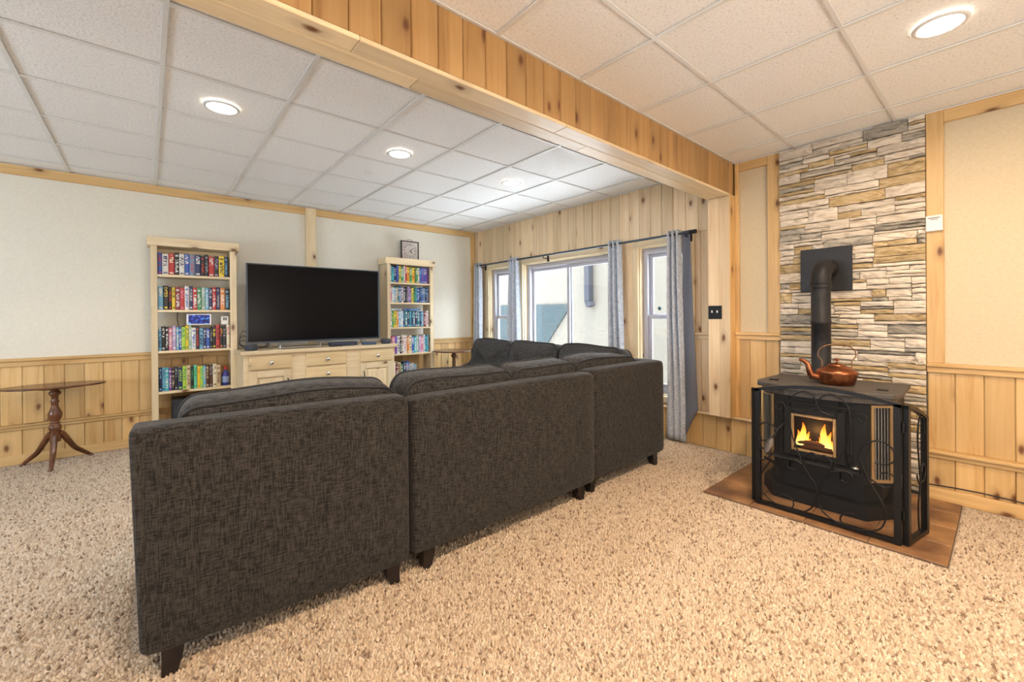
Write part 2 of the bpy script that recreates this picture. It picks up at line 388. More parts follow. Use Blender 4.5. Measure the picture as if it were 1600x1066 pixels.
# window casings
ca = MB()
for a, b in WIN:
    ca.box(XW - .012, XW + .02, a - .065, a, WZ0 - .06, WZ1 + .07, .003).box(XW - .012, XW + .02, b, b + .065, WZ0 - .06, WZ1 + .07, .003)
    ca.box(XW - .012, XW + .02, a, b, WZ1, WZ1 + .07, .003).box(XW - .03, XW + .02, a, b, WZ0 - .06, WZ0, .003)
    ca.box(XW + .016, XW + .198, a, a + .012, WZ0, WZ1).box(XW + .016, XW + .198, b - .012, b, WZ0, WZ1)
    ca.box(XW + .016, XW + .198, a + .012, b - .012, WZ1 - .012, WZ1).box(XW + .016, XW + .198, a + .012, b - .012, WZ0, WZ0 + .012)
trim(ca, pine_case, 'pale pine casing around the windows')
# windows
def window(n, y0, y1, slider, label):
    X0 = XW + .10; y0 += .013; y1 -= .013; z0, z1 = WZ0 + .013, WZ1 - .013
    root = bpy.data.objects.new('window_%d' % n, None); C.objects.link(root); root.location = (X0, (y0 + y1) / 2, z0)
    root['kind'] = 'structure'; root['label'] = label
    h = (y1 - y0) / 2; H = z1 - z0; t = .055
    def fr(name, a, b, c, d, x0, x1, w):
        q = MB().box(x0, x1, a, a + w, c, d, .003).box(x0, x1, b - w, b, c, d, .003).box(x0, x1, a + w, b - w, c, c + w, .003).box(x0, x1, a + w, b - w, d - w, d, .003)
        return obj(name, q, vinyl, root)
    fr('frame', -h, h, 0, H, -.03, .06, t)
    parts = ([(-h + t, 0.03, t, H - t, 0.0), (-0.03, h - t, t, H - t, .03)] if slider else [(-h + t, h - t, t, H * .535, -.005), (-h + t, h - t, H * .535 - .03, H - t, .025)])
    for a, b, c, d, x in parts:
        s_ = fr('sash', a, b, c, d, x - .012, x + .012, .042)
        obj('pane', MB().box(x - .003, x + .003, a + .042, b - .042, c + .042, d - .042), glass_m, s_)
    return root
window(1, 4.70, 5.25, False, 'narrow single hung window at far end of the window wall')
window(2, 2.90, 4.46, True, 'wide sliding window with grey frame behind the sofa')
wc = window(3, 2.04, 2.60, False, 'single hung window nearest the beam')
obj('sticker', MB().lathe([(.02, 0), (.02, .0015)], 20), mat('sticker_teal', (0.03, 0.09, 0.11), .5), wc, (-.006 + .025, 2.42 - 2.32, 1.325 - WZ0 - .013), (0, -PI / 2, 0))

# TV wall
wall_b = struct('wall_back', MB().box(XL - .1, XW + .3, YW + .016, YW + .2, -.1, ZC + .03).box(XL - .1, XW, YW + .004, YW + .016, .90, ZC), drywall, 'cream plaster wall behind the television')
run_planks(wall_b, 'y', YW, 1, XL, XW - .03, LEDGE, .89, pine_honey, start=-.063)
run_planks(wall_b, 'y', YW - .03, 1, XL, XW - .03, 0, LEDGE - .03, pine_honey, th=.046, start=-.063)
trim(MB().box(XL, XW - .03, YW - .035, YW + .015, .895, .922, .004).box(XL, XW - .03, YW - .018, YW + .015, .85, .8945, .003), pine_honey, 'pine chair rail on the television wall')
trim(MB().box(XL, XW - .06, YW - .065, YW + .015, LEDGE - .008, LEDGE + .012, .004).box(XL, XW - .06, YW - .05, YW + .015, LEDGE - .035, LEDGE - .0085, .003), pine_honey)
struct('baseboard_back', MB().box(XL, XW - .06, YW - .048, YW - .0305, 0, .085, .004), pine_honey)
trim(MB().box(XL, XW - .01, YW - .02, YW + .004, 2.525, ZC, .003), pine_honey, 'pine board along the ceiling of the television wall')
trim(MB().box(1.486, 1.604, YW - .055, YW + .004, .922, ZC - .001, .004), pine_case, 'pale knotty post on the wall above the television')
trim(MB().box(XW - .075, XW - .001, YW - .02, YW + .004, .922, 2.524, .003), pine_honey)
struct('wall_left', MB().box(XL - .2, XL, YF - .1, YW + .2, -.1, ZC + .03), drywall)
struct('wall_front', MB().box(XL - .1, XW + .1, YF - .2, YF, -.1, ZC + .03), drywall_tan)

# beam
beam = struct('ceiling_beam', MB().box(XL, XW + .01, BY0 + .016, BY1 - .016, BZ + .02, ZC + .03), pine_warm_lit, 'boxed pine ceiling beam crossing between the two room halves')
run_planks(beam, 'y', BY0 + .002, 1, XL, XW - .035, BZ + .012, ZC - .001, pine_warm_lit, start=.967)
run_planks(beam, 'y', BY1 - .016, 1, XL, XW, BZ + .012, ZC - .001, pine_pale, start=.967)
sb = [XL, -2.2, .62, 1.78, 3.30, 3.905]
for i in range(5):
    for j, (a, b) in enumerate(((BY0 - .004, 1.6935), (1.6955, BY1 + .004))):
        dx = .30 * j if 0 < i < 4 else 0
        x0 = sb[i] + (.30 * j if i else 0) - (0 if not i else 0); x1 = sb[i + 1] + (.30 * j if i < 4 else 0)
        obj('soffit_board', MB().box(x0 + .0008, x1 - .0008, a, b, BZ - .008, BZ + .0115, .003), pine_case, beam)
post = struct('trim_90', MB().box(3.922, XW + .01, BY0 + .016, BY1 - .016, LEDGE, BZ + .02), pine_pale, 'pine pilaster carrying the end of the beam')
for a, b in ((BY0, 1.6835), (1.6845, BY1)): obj('plank', MB().box(3.906, 3.922, a, b, LEDGE, BZ - .009, .003), pine_pale, post)
obj('plank', MB().box(3.9225, XW + .01, BY0, BY0 + .016, LEDGE, BZ + .012, .003), pine_honey, post)
obj('plank', MB().box(3.9225, XW + .01, BY1 - .016, BY1, LEDGE, BZ - .009, .003), pine_pale, post)

# ------------------------------------------------------------------ stone veneer
random.seed(11)
stone_back = struct('stone_veneer', MB().box(XW - .005, XW + .02, .357, 1.236, 0, ZC), mat('mortar_dark', (0.05, 0.045, 0.04), .95), 'ledgestone panel behind the stove')
def stone_mat(name, a, b, c):
    M = mat(name, a, 0.85); tc = nd(M, 'ShaderNodeTexCoord'); oi = nd(M, 'ShaderNodeObjectInfo')
    off = nd(M, 'ShaderNodeVectorMath', operation='SCALE', i_0=(17.0, 31.0, 53.0)); lk(M, oi.outputs['Random'], off.inputs['Scale'])
    ad = nd(M, 'ShaderNodeVectorMath', operation='ADD'); lk(M, tc.outputs['Object'], ad.inputs[0]); lk(M, off.outputs[0], ad.inputs[1])
    mp = nd(M, 'ShaderNodeMapping', i_Scale=(14, 9, 34)); lk(M, ad.outputs[0], mp.inputs[0])
    g = nd(M, 'ShaderNodeTexNoise', i_Scale=1.0, i_Detail=6.0, i_Roughness=0.65, i_Distortion=1.2); lk(M, mp.outputs[0], g.inputs[0])
    r = ramp(M, g.outputs[0], [(0.30, c), (0.44, b), (0.58, a), (0.8, tuple(min(1, x * 1.12) for x in a))])
    hs = nd(M, 'ShaderNodeHueSaturation'); vr = nd(M, 'ShaderNodeMapRange', i_3=0.85, i_4=1.12); lk(M, oi.outputs['Random'], vr.inputs[0])
    lk(M, vr.outputs[0], hs.inputs['Value']); lk(M, r.outputs[0], hs.inputs['Color']); lk(M, hs.outputs[0], P_(M).inputs['Base Color'])
    bump(M, g.outputs[0], 0.7, 0.012); return M
SM = [stone_mat('stone_cream', (0.70, 0.63, 0.54), (0.60, 0.52, 0.42), (0.36, 0.29, 0.21)),
      stone_mat('stone_ochre', (0.52, 0.41, 0.25), (0.42, 0.30, 0.14), (0.20, 0.15, 0.09)),
      stone_mat('stone_grey', (0.42, 0.38, 0.32), (0.27, 0.25, 0.21), (0.11, 0.11, 0.10))]
def stone(y0, y1, z0, z1):
    w, h = y1 - y0, z1 - z0; g = .0016
    nx_, nz_ = max(3, int(w / .035)), 3
    dep = random.uniform(.018, .042); tilt = random.uniform(-.006, .006); q = []
    for j in range(nz_ + 1):
        for i in range(nx_ + 1):
            u, v = i / nx_, j / nz_
            ed = (i in (0, nx_)) or (j in (0, nz_))
            d = dep + tilt * (u - .5) + random.uniform(-.004, .004) - (random.uniform(.004, .011) if ed else 0)
            zz = z0 + g + v * (h - 2 * g) + (random.uniform(-.0012, .003) if j == 0 else random.uniform(-.003, .0012) if j == nz_ else random.uniform(-.003, .003) * h * 20)
            yy = y0 + g + u * (w - 2 * g) + (0 if i in (0, nx_) else random.uniform(-.006, .006))
            q.append((-d, yy - (y0 + y1) / 2, zz - (z0 + z1) / 2))
    N = nx_ + 1; fs = [(j * N + i, j * N + i + 1, (j + 1) * N + i + 1, (j + 1) * N + i) for j in range(nz_) for i in range(nx_)]
    bd = [i for i in range(N)] + [j * N + nx_ for j in range(1, nz_ + 1)] + [nz_ * N + i for i in range(nx_ - 1, -1, -1)] + [j * N for j in range(nz_ - 1, 0, -1)]
    k = len(q); q += [(0, q[i][1], q[i][2]) for i in bd]
    fs += [(bd[i], bd[(i + 1) % len(bd)], k + (i + 1) % len(bd), k + i) for i in range(len(bd))]
    c = random.choices((0, 1, 2), (.62, .25, .13))[0]
    obj('stone', MB().add(q, fs), SM[c], stone_back, (XW - .004, (y0 + y1) / 2, (z0 + z1) / 2))
z = 0.02; n_st = 0
while z < ZC - .005:
    h = random.uniform(.065, .105)
    if ZC - z - h < .05: h = ZC - z
    y = .357 - random.uniform(0, .12) ; first = True
    while y < 1.236 - .01:
        w = random.uniform(.15, .34)
        a, b = max(.358, y), min(1.235, y + w)
        if 1.235 - b < .06: b = 1.235
        if b - a > .04:
            k = random.choices((1, 2, 3), (.18, .57, .25))[0]; cuts = sorted(random.uniform(.28, .72) for _ in range(k - 1)) if k < 3 else [random.uniform(.25, .4), random.uniform(.6, .75)]
            cz = [z] + [z + h * c_ for c_ in cuts] + [z + h]
            for i in range(k):
                if cz[i + 1] - cz[i] > .02 and k > 1 and b - a > .2 and random.random() < .28:
                    mm_ = a + (b - a) * random.uniform(.35, .65); stone(a, mm_, cz[i], cz[i + 1]); stone(mm_, b, cz[i], cz[i + 1]); n_st += 2
                else: stone(a, b, cz[i], cz[i + 1]); n_st += 1
        y = b if b > y else y + w
    z += h
print('stones', n_st)

# ------------------------------------------------------------------ recessed lights
def downlight(x, y, power, color, label):
    t = thing('recessed_light', label, 'light', (x, y, ZC - .0015), 0, 'recessed ceiling lights')
    obj('trim_ring', MB().lathe([(.082, 0), (.098, 0), (.100, -.003), (.096, -.007), (.084, -.010), (.080, -.006), (.080, 0)], 32, cap=False), tee_white, t)
    obj('diffuser', MB().lathe([(.079, -.0055), (.079, -.0015)], 32), emis('downlight_diffuser', (1.0, 0.93, 0.80), 9.0), t)
    l = lamp('downlight_lamp', 'AREA', (0, 0, -.012), (0, 0, 0), power, color, shape='DISK', size=.15, spread=PI * .95); l.parent = t
COOL, WARM = (0.94, 0.97, 1.0), (1.0, 0.75, 0.51)
for i, (x, lab) in enumerate(((-.846, 'recessed ceiling light in far half, beyond the left picture edge'), (.374, 'recessed ceiling light above the left bookcase side of the far half'), (1.598, 'recessed ceiling light near the small sprinkler disc'), (2.812, 'recessed ceiling light closest to the window wall'))):
    downlight(x, 3.27, 9, COOL, lab)
for x, y, lab in ((2.83, .2, 'bright recessed ceiling light in front of the stone panel'), (1.60, .2, 'recessed ceiling light right of the camera position'), (.38, .2, 'recessed ceiling light directly over the camera position'), (-.84, .2, 'recessed ceiling light left of the camera position'), (1.6, -1.6, 'recessed ceiling light behind the camera')):
    downlight(x, y, 24, WARM, lab)
tag(obj('sprinkler_cover', MB().lathe([(.035, 0), (.037, -.004), (.030, -.010), (.012, -.012)], 24), white_pl, None, (1.582, 3.897, ZC - .001)), 'small round white sprinkler cover on the ceiling', 'sprinkler')

# ------------------------------------------------------------------ exterior
struct('ground', MB().box(XW + .2, 9, -6, 14, -.4, -.25), concrete, 'pale paved ground outside the windows')
ext = struct('wall_exterior', MB().box(7.3, 7.5, -6, 14, -.25, 2.66), stucco, 'sunlit pale retaining wall outside the windows')
tag(obj('exterior_shade', MB().prism([(11.0, 1.57), (6.40, 1.514), (7.45, .27), (7.9, -.25), (11.0, -.25)], 0, 7.265, 7.295), shade_blue), 'slanted blue grey shade modelled as a slab on the outside wall', 'panel')  # cast shade on the wall, modelled as a thin darker slab
dp = MB().box(7.14, 7.29, 5.80, 5.935, 1.56, 2.62, .01).prism([(5.80, 1.56), (5.935, 1.56), (5.88, 1.43), (5.74, 1.47)], 0, 7.15, 7.28)
tag(obj('drainpipe', dp, mat('drainpipe_grey', (.027, .026, .029), .8, Specular_IOR_Level=0.0)), 'grey square drainpipe on the wall outside the sliding window', 'drainpipe')

# ------------------------------------------------------------------ hearth
hearth = struct('hearth_pad', MB().box(2.97, XW - .05, .19, 1.405, 0, .006), mat('hearth_grout', (.12, .08, .05), .9), 'brown slate look tile pad under the stove')
slate = noisy('hearth_slate', (0.13, 0.06, 0.03), (0.36, 0.19, 0.08), 5, 0.42, 0.15, 0.004, detail=6)
random.seed(4)
hy = [.192, .50, .80, 1.10, 1.403]; hx = [2.973, 3.24, 3.51, 3.78, XW - .052]
for i in range(4):
    for j in range(4):
        o = obj('hearth_tile', MB().box(hx[i] + .002, hx[i + 1] - .002, hy[j] + .002, hy[j + 1] - .002, .003, .012, .002), slate, hearth)

# ------------------------------------------------------------------ carpet pile
import numpy as np
def carpet_pile():
    rg = np.random.default_rng(3); P = []
    for x0, x1, y0, y1, d in ((-2.3, 2.96, .25, 1.80, .0105), (2.96, 3.95, -.5, .19, .0105), (2.96, 3.95, 1.41, 2.6, .0105), (-2.3, 2.96, -.05, .25, .013), (3.34, 3.95, 2.6, 5.55, .018), (-2.3, -.06, 1.80, 5.54, .0125), (-.06, 2.3, 2.8, 4.85, .022), (2.2, 3.3, 4.55, 5.5, .02), (-.06, 3.34, 1.80, 2.15, .012)):
        nx_, ny_ = int((x1 - x0) / d), int((y1 - y0) / d)
        gx, gy = np.meshgrid(np.arange(nx_), np.arange(ny_)); k = np.stack([x0 + (gx.ravel() + .5) * d, y0 + (gy.ravel() + .5) * d, np.full(gx.size, d)], 1)
        k[:, :2] += rg.uniform(-.45, .45, (len(k), 2)) * d; P.append(k)
    P = np.concatenate(P); n = len(P); d = P[:, 2]
    a = rg.uniform(0, 2 * PI, n); r = d * rg.uniform(.62, .85, n); h = rg.uniform(.007, .017, n)
    V = np.zeros((n, 4, 3), np.float32)
    for i in range(3):
        V[:, i, 0] = P[:, 0] + r * np.cos(a + i * 2 * PI / 3); V[:, i, 1] = P[:, 1] + r * np.sin(a + i * 2 * PI / 3); V[:, i, 2] = -.001
    V[:, 3, 0] = P[:, 0] + rg.uniform(-.55, .55, n) * d; V[:, 3, 1] = P[:, 1] + rg.uniform(-.55, .55, n) * d; V[:, 3, 2] = h
    F = (np.arange(n)[:, None, None] * 4 + np.array([[0, 1, 3], [1, 2, 3], [2, 0, 3]])[None]).reshape(-1, 3)
    me = bpy.data.meshes.new('carpet_pile'); me.vertices.add(n * 4); me.vertices.foreach_set('co', V.ravel())
    me.loops.add(F.size); me.loops.foreach_set('vertex_index', F.ravel().astype(np.int32)); me.polygons.add(len(F))
    me.polygons.foreach_set('loop_start', np.arange(0, F.size, 3, dtype=np.int32)); me.polygons.foreach_set('loop_total', np.full(len(F), 3, np.int32))
    me.update(calc_edges=True)
    pal = np.array([(.19, .115, .065), (.37, .26, .17), (.52, .395, .275), (.60, .475, .345), (.66, .545, .415)]); ci = rg.choice(5, n, p=[.06, .14, .30, .32, .18])
    col = np.ones((n, 4, 4), np.float32); col[:, :, :3] = (pal[ci] * rg.uniform(.9, 1.08, (n, 1)))[:, None, :]
    at = me.color_attributes.new('tuft', 'FLOAT_COLOR', 'POINT'); at.data.foreach_set('color', col.ravel())
    M = mat('carpet_yarn', (.7, .6, .45), .95, Sheen_Weight=.2); ca_ = nd(M, 'ShaderNodeVertexColor', layer_name='tuft'); lk(M, ca_.outputs[0], P_(M).inputs['Base Color'])
    me.materials.append(M); o = obj('carpet_pile', me, None, floor); o['kind'] = 'stuff'
    print('tufts', n)
carpet_pile()
# ------------------------------------------------------------------ sofa
def cushion(root, name, w, h, t, loc, rot, mb_mat, tuft=(), crown=.016, bulge=.05, seed=0, rc=.075):
    """boxed cushion, w along local x, h along local z, t along local y (front = +y), with a welt on both edges"""
    rnd = random.Random(seed); ph = [rnd.uniform(0, 6.28) for _ in range(4)]
    base = []
    for cx_, cz_, a0 in ((w / 2 - rc, h / 2 - rc, 0), (-w / 2 + rc, h / 2 - rc, 90), (-w / 2 + rc, -h / 2 + rc, 180), (w / 2 - rc, -h / 2 + rc, 270)):
        for k in range(8): a = math.radians(a0 + 90 * k / 7); base.append((cx_ + rc * math.cos(a), cz_ + rc * math.sin(a)))
        if a0 in (0, 180):
            for k in range(1, 16): f_ = k / 16; base.append(((1 if a0 == 0 else -1) * (w / 2 - rc) * (1 - 2 * f_), (1 if a0 == 0 else -1) * h / 2))
        else:
            for k in range(1, 8): f_ = k / 8; base.append(((-1 if a0 == 90 else 1) * w / 2, (1 if a0 == 90 else -1) * (h / 2 - rc) * (1 - 2 * f_)))
    N = len(base)
    def outline(s):
        pts = []
        for i in range(N):
            x, z_ = base[i]
            if z_ > 0: z_ += crown * (1 - (2 * x / w) ** 2) * (z_ / (h / 2)) + .007 * math.sin(9 * x + ph[0]) * (z_ / (h / 2))
            pts.append((x * s, z_ * s))
        return pts
    R = []
    ss = [0.02, .2, .4, .6, .75, .87, .95, 1.0]
    def dent(x, z_):
        return sum(-.045 * math.exp(-((x - a) ** 2 + (z_ - b) ** 2) / .0035) for a, b in tuft)
    for s in ss: R.append([(x, -t / 2 - bulge * .6 * (1 - s * s), z_) for x, z_ in outline(s)])
    R.append([(x * 1.012, 0, z_ * 1.012) for x, z_ in outline(1)])
    for s in ss[::-1]: R.append([(x, t / 2 + bulge * (1 - s ** 2.4) + dent(x, z_) + .006 * math.sin(9 * x + ph[1]) * (1 - s), z_) for x, z_ in outline(s)])
    c = obj(name, MB().rings(R), mb_mat, root, loc, rot)
    for y in (-t / 2, t / 2): obj('piping', MB().tube([(x * 1.004, y, z_ * 1.004) for x, z_ in outline(1)], .0065, 6, closed=True), piping_m, c)
    return c
def soft_panel(x0, x1, y0, y1, z0, z1, r=.03, puff=.012, n=10):
    """upholstered slab: rounded box with slightly swollen faces"""
    b = bmesh.new(); bmesh.ops.create_cube(b, size=2)
    bmesh.ops.subdivide_edges(b, edges=b.edges[:], cuts=n, use_grid_fill=True)
    cx, cy, cz = (x0 + x1) / 2, (y0 + y1) / 2, (z0 + z1) / 2; H = Vector(((x1 - x0) / 2, (y1 - y0) / 2, (z1 - z0) / 2))
    for v in b.verts:
        # concentrate the grid lines near the borders so the rounded edge resolves
        u = [math.copysign(1 - (1 - abs(c)) ** 1.9, c) for c in v.co]
        p = Vector((u[0] * H.x, u[1] * H.y, u[2] * H.z))
        q = Vector([max(-H[i] + r, min(H[i] - r, p[i])) for i in range(3)]); d = p - q
        if d.length > 1e-9: p = q + d.normalized() * min(d.length, r) if d.length > r else p
        fx_, fy_, fz_ = [1 - abs(c) ** 3 for c in u]
        if abs(v.co.y) > .999: p.y += math.copysign(puff * fx_ * fz_, v.co.y)
        if abs(v.co.z) > .999: p.z += math.copysign(puff * .4 * fx_, v.co.z)
        v.co = p + Vector((cx, cy, cz))
    me = bpy.data.meshes.new('panel'); b.to_mesh(me); b.free()
    for f in me.polygons: f.use_smooth = True
    return me
def fab(name, me, root, m_=None):
    me.materials.append(m_ or sofa_fab); o = obj(name, me, None, root); return o
def leg(root, x, y, dx, dy):
    s = .034; t = .022
    R = []
    for z_, k, o in ((.115, s, 0), (.06, .030, .003), (0, t, .012)):
        R.append([(x + dx * o + a * k, y + dy * o + b_ * k, z_) for a, b_ in ((-1, -1), (1, -1), (1, 1), (-1, 1))])
    obj('leg', MB().rings(R, sm=False), dark_wood, root)
def sofa_section(label, x0, x1, yb, depth, cushions, arm=None, legs=None, seed=0, top=.882, side_back=False, seat_trim=0, zb=.105):
    t = thing('sectional_sofa_section', label, 'sofa', ((x0 + x1) / 2, yb + depth / 2, 0), 0, 'sections of the grey sectional sofa')
    ox, oy = -(x0 + x1) / 2, -(yb + depth / 2)
    L = lambda a: a + ox
    M_ = lambda b: b + oy
    fab('back_panel', soft_panel(L(x0), L(x1), M_(yb), M_(yb + .15), zb, top, .035, .012), t)
    sx1 = x1 - .16 if side_back else x1
    fab('seat_base', soft_panel(L(x0 + .01), L(sx1 - .01 - seat_trim), M_(yb + .14), M_(yb + depth), .105, .30, .03, .01), t)
    if side_back: fab('side_back_panel', soft_panel(L(x1 - .15), L(x1), M_(yb + .02), M_(yb + depth), .105, top, .035, .012), t)
    for i, (a, b) in enumerate(cushions):
        fab('seat_cushion', soft_panel(L(a), L(b - seat_trim), M_(yb + .16), M_(yb + depth + .02), .30, .455, .05, .02), t, sofa_fab2)
        cushion(t, 'back_cushion', b - a, .47, .17, (L((a + b) / 2), M_(yb + .285), .692), (math.radians(9), 0, 0), sofa_fab2, seed=seed + i)
    if arm:
        a, b = arm
        prof = [(yb, .105), (yb + depth, .105), (yb + depth, .60), (yb + .52, .62), (yb + .34, .68), (yb + .20, top - .03), (yb + .16, top), (yb + .02, top), (yb, top - .03)]
        q = MB().prism([(M_(p), z_) for p, z_ in prof], 0, L(a), L(b))
        o = obj('arm', q, sofa_fab, t); bv = o.modifiers.new('round', 'BEVEL'); bv.width = .02; bv.segments = 3
    for (lx, ly, dx, dy) in legs: leg(t, L(lx), M_(ly), dx, dy)
    return t
YB = 1.85
left_sec = sofa_section('left section of the grey sofa, nearest the camera', -.055, .950, YB, .92, [(.075, .945)], arm=(-.054, .07), zb=.088, legs=[(.060, YB + .045, -1, -1), (.865, YB + .055, 1, -1), (.03, YB + .85, -1, 1), (.82, YB + .85, 1, 1)], seed=1, seat_trim=.07)
for ch in left_sec.children:
    if ch.name.split('.')[0] in ('back_panel', 'arm'):
        for v in ch.data.vertices:
            if v.co.x < -.30: v.co.x += .026 * max(0, 1 - v.co.z / .88) * min(1, (-.30 - v.co.x) / .15)
left_sec.rotation_euler.z = -.07; left_sec.location.x += .032; left_sec.location.y += .037
sofa_section('middle section of the grey sofa with two back cushions', .962, 2.345, YB, .92, [(1.005, 1.735), (1.74, 2.335)], legs=[(1.065, YB + .07, -1, -1), (2.225, YB + .07, 1, -1), (1.05, YB + .85, -1, 1), (2.25, YB + .85, 1, 1)], seed=5, top=.862)
corner = sofa_section('corner section of the grey sofa beside the curtain', 2.352, 3.315, 1.885, .90, [(2.36, 3.12)], legs=[(2.40, 1.955, -1, -1), (3.20, 1.945, 1, -1), (2.42, 2.7, -1, 1), (3.24, 2.7, 1, 1)], seed=9, top=.872, side_back=True)
cushion(corner, 'back_cushion', .70, .50, .16, (3.075 - 2.8335, 2.47 - 2.335, .715), (math.radians(10), 0, PI / 2), sofa_fab2, tuft=((-.15, .02), (.15, .02)), crown=.015, bulge=.06, seed=31)
# run along the windows, facing the television
t = thing('sectional_sofa_section', 'tufted long section of the grey sofa along the windows', 'sofa', (2.85, 3.68, 0), 0, 'sections of the grey sectional sofa')
ox, oy = -2.85, -3.68
fab('back_panel', soft_panel(3.165 + ox, 3.315 + ox, 2.842 + oy, 4.52 + oy, .105, .86, .035, .012), t)
fab('seat_base', soft_panel(2.40 + ox, 3.17 + ox, 2.845 + oy, 4.50 + oy, .105, .30, .03, .01), t)
for a, b in ((2.855, 3.585), (3.59, 4.34)): fab('seat_cushion', soft_panel(2.38 + ox, 3.12 + ox, a + oy, b + oy, .30, .455, .05, .02), t, sofa_fab2)
for i, (a, b) in enumerate(((2.86, 3.545), (3.55, 4.25))):
    cushion(t, 'back_cushion', b - a, .50, .16, (3.075 + ox, (a + b) / 2 + oy, .715), (math.radians(10), 0, PI / 2), sofa_fab2, tuft=((-.15, .02), (.15, .02)), crown=.015, bulge=.06, seed=20 + i)
prof = [(3.31, .105), (2.40, .105), (2.40, .60), (2.66, .625), (3.0, .635), (3.12, .67), (3.22, .80), (3.27, .86), (3.31, .86)]
o = obj('arm', MB().prism([(p + ox, z_) for p, z_ in prof], 1, 4.36 + oy, 4.50 + oy), sofa_fab, t); bv = o.modifiers.new('round', 'BEVEL'); bv.width = .02; bv.segments = 3
for lx, ly, dx, dy in ((2.46, 4.42, -1, 1), (3.24, 4.42, 1, 1), (2.46, 2.9, -1, -1), (3.24, 2.9, 1, -1)): leg(t, lx + ox, ly + oy, dx, dy)

# ------------------------------------------------------------------ curtains
def rod():
    t = thing('curtain_rod', 'long dark metal curtain rod above the windows', 'curtain rod', (XW - .10, 3.65, 2.045))
    obj('pole', MB().tube([(0, -1.71, 0), (0, 1.72, 0)], .0125, 12), bezel_m, t)
    for y in (-1.71, 1.72): obj('end_cap', MB().tube([(0, y - .03, 0), (0, y + .03, 0)], .020, 14), iron_mat, t)
    for y in (-1.64, -.78, .30, 1.66): obj('bracket', MB().tube([(0, y, -.012), (0, y, -.035), (.088, y, -.035)], .006, 8).box(.084, .099, y - .018, y + .018, -.075, .01, .002), iron_mat, t)
rod()
def curtain(label, yc, w0, w1, folds, z1, z0=.025, amp=.028, lean=0, seed=0, lining=None):
    rnd = random.Random(seed); t = thing('curtain', label, 'curtain', (XW - .10, yc, 0), 0, 'grey grommet curtains')
    nu, nv = folds * 12, 40; ph = rnd.uniform(0, 6)
    def srf(u, v, off=0):
        z_ = z1 + (z0 - z1) * v
        w = w0 + (w1 - w0) * v ** .8
        y = (u - .5) * w + lean * v * v + .01 * math.sin(3 * v + ph)
        a = amp * (.75 + .35 * math.sin(2.2 * v + ph)) * (1 - .15 * v)
        x = a * math.cos(2 * PI * folds * u + .5 * math.sin(2 * v + ph)) + .004 * math.sin(17 * u + 6 * v)
        return (x + off, y, z_)
    R = [[srf(i / nu, j / nv) for i in range(nu + 1)] for j in range(nv + 1)]
    q = MB().rings(R, closed=False, cap=False)
    o = obj('panel', q, curtain_m, t, fix=False); s = o.modifiers.new('cloth', 'SOLIDIFY'); s.thickness = .004; s.offset = 0
    for k in range(folds * 2):
        u = (k + .5) / (folds * 2); p = srf(u, (z1 - 2.045) / (z1 - z0))
        obj('grommet', MB().tube([(p[0] + .021 * math.cos(a), p[1], 2.045 + .021 * math.sin(a)) for a in [2 * PI * i / 16 for i in range(16)]], .004, 6, closed=True), steel, t)
    return t
curtain('grey curtain panel in the far corner by the television wall', 5.40, .16, .22, 3, 2.085, seed=1, lean=.06)
curtain('grey curtain panel between the narrow window and the sliding window', 4.56, .19, .34, 3, 2.085, seed=2)
curtain('grey curtain panel at the near end of the sliding window', 2.835, .17, .23, 3, 2.085, seed=3)
c4 = curtain('grey curtain with dark lining showing, nearest the beam', 2.135, .14, .20, 3, 2.085, seed=4)
R = []
for j in range(31):
    v = j / 30; row = []
    for i in range(9):
        u = i / 8; zb = .02 + .33 * u ** 1.0
        row.append((.02 + .012 * math.sin(4 * u + 3 * v), -.075 - u * (.085 + .06 * v), 2.07 + (zb - 2.07) * v))
    R.append(row)
o = obj('lining', MB().rings(R, closed=False, cap=False), lining_m, c4, fix=False); s = o.modifiers.new('cloth', 'SOLIDIFY'); s.thickness = .004

# ------------------------------------------------------------------ television, console, bookcases
CF = YW - .74     # console front
CB = YW - .335
t = thing('tv_console', 'pale pine media console under the television', 'console', (1.515, (CF + CB) / 2, 0))
CX, CYC = 1.515, (CF + CB) / 2
def part(name, x0, x1, y0, y1, z0, z1, m_=pine_case, ch=.003, parent=None):
    return obj(name, MB().box(x0 - CX, x1 - CX, y0 - CYC, y1 - CYC, z0, z1, ch), m_, parent or t)
CT = .928
part('body', .72, 2.308, CF + .021, CB, .06, .888); part('plinth', .745, 2.285, CF + .05, CB - .02, 0, .06)
part('top', .691, 2.335, CF - .02, CB + .005, .888, CT, ch=.006)
def knob(par, x, z):
    obj('knob', MB().lathe([(.009, 0), (.009, .014), (.019, .022), (.023, .032), (.017, .040), (0.002, .043)], 16), nickel, par, (x - CX, CF - CYC - .004, z), (PI / 2, 0, 0))
def handle(par, x, z):
    y = CF - CYC
    obj('handle', MB().tube(spline([(x - CX, y - .005, z + .06), (x - CX, y - .03, z + .04), (x - CX, y - .035, z), (x - CX, y - .03, z - .04), (x - CX, y - .005, z - .06)]), .006, 8), iron_mat, par)
for x0, x1, z0, z1 in ((.765, 1.145, .735, .868), (1.295, 1.715, .735, .868), (1.295, 1.715, .565, .72), (1.295, 1.715, .36, .55), (1.295, 1.715, .10, .345), (1.88, 2.275, .735, .868)):
    d = part('drawer', x0, x1, CF - .006, CF + .02, z0, z1, pine_drawer, ch=.005); knob(d, (x0 + x1) / 2, (z0 + z1) / 2)
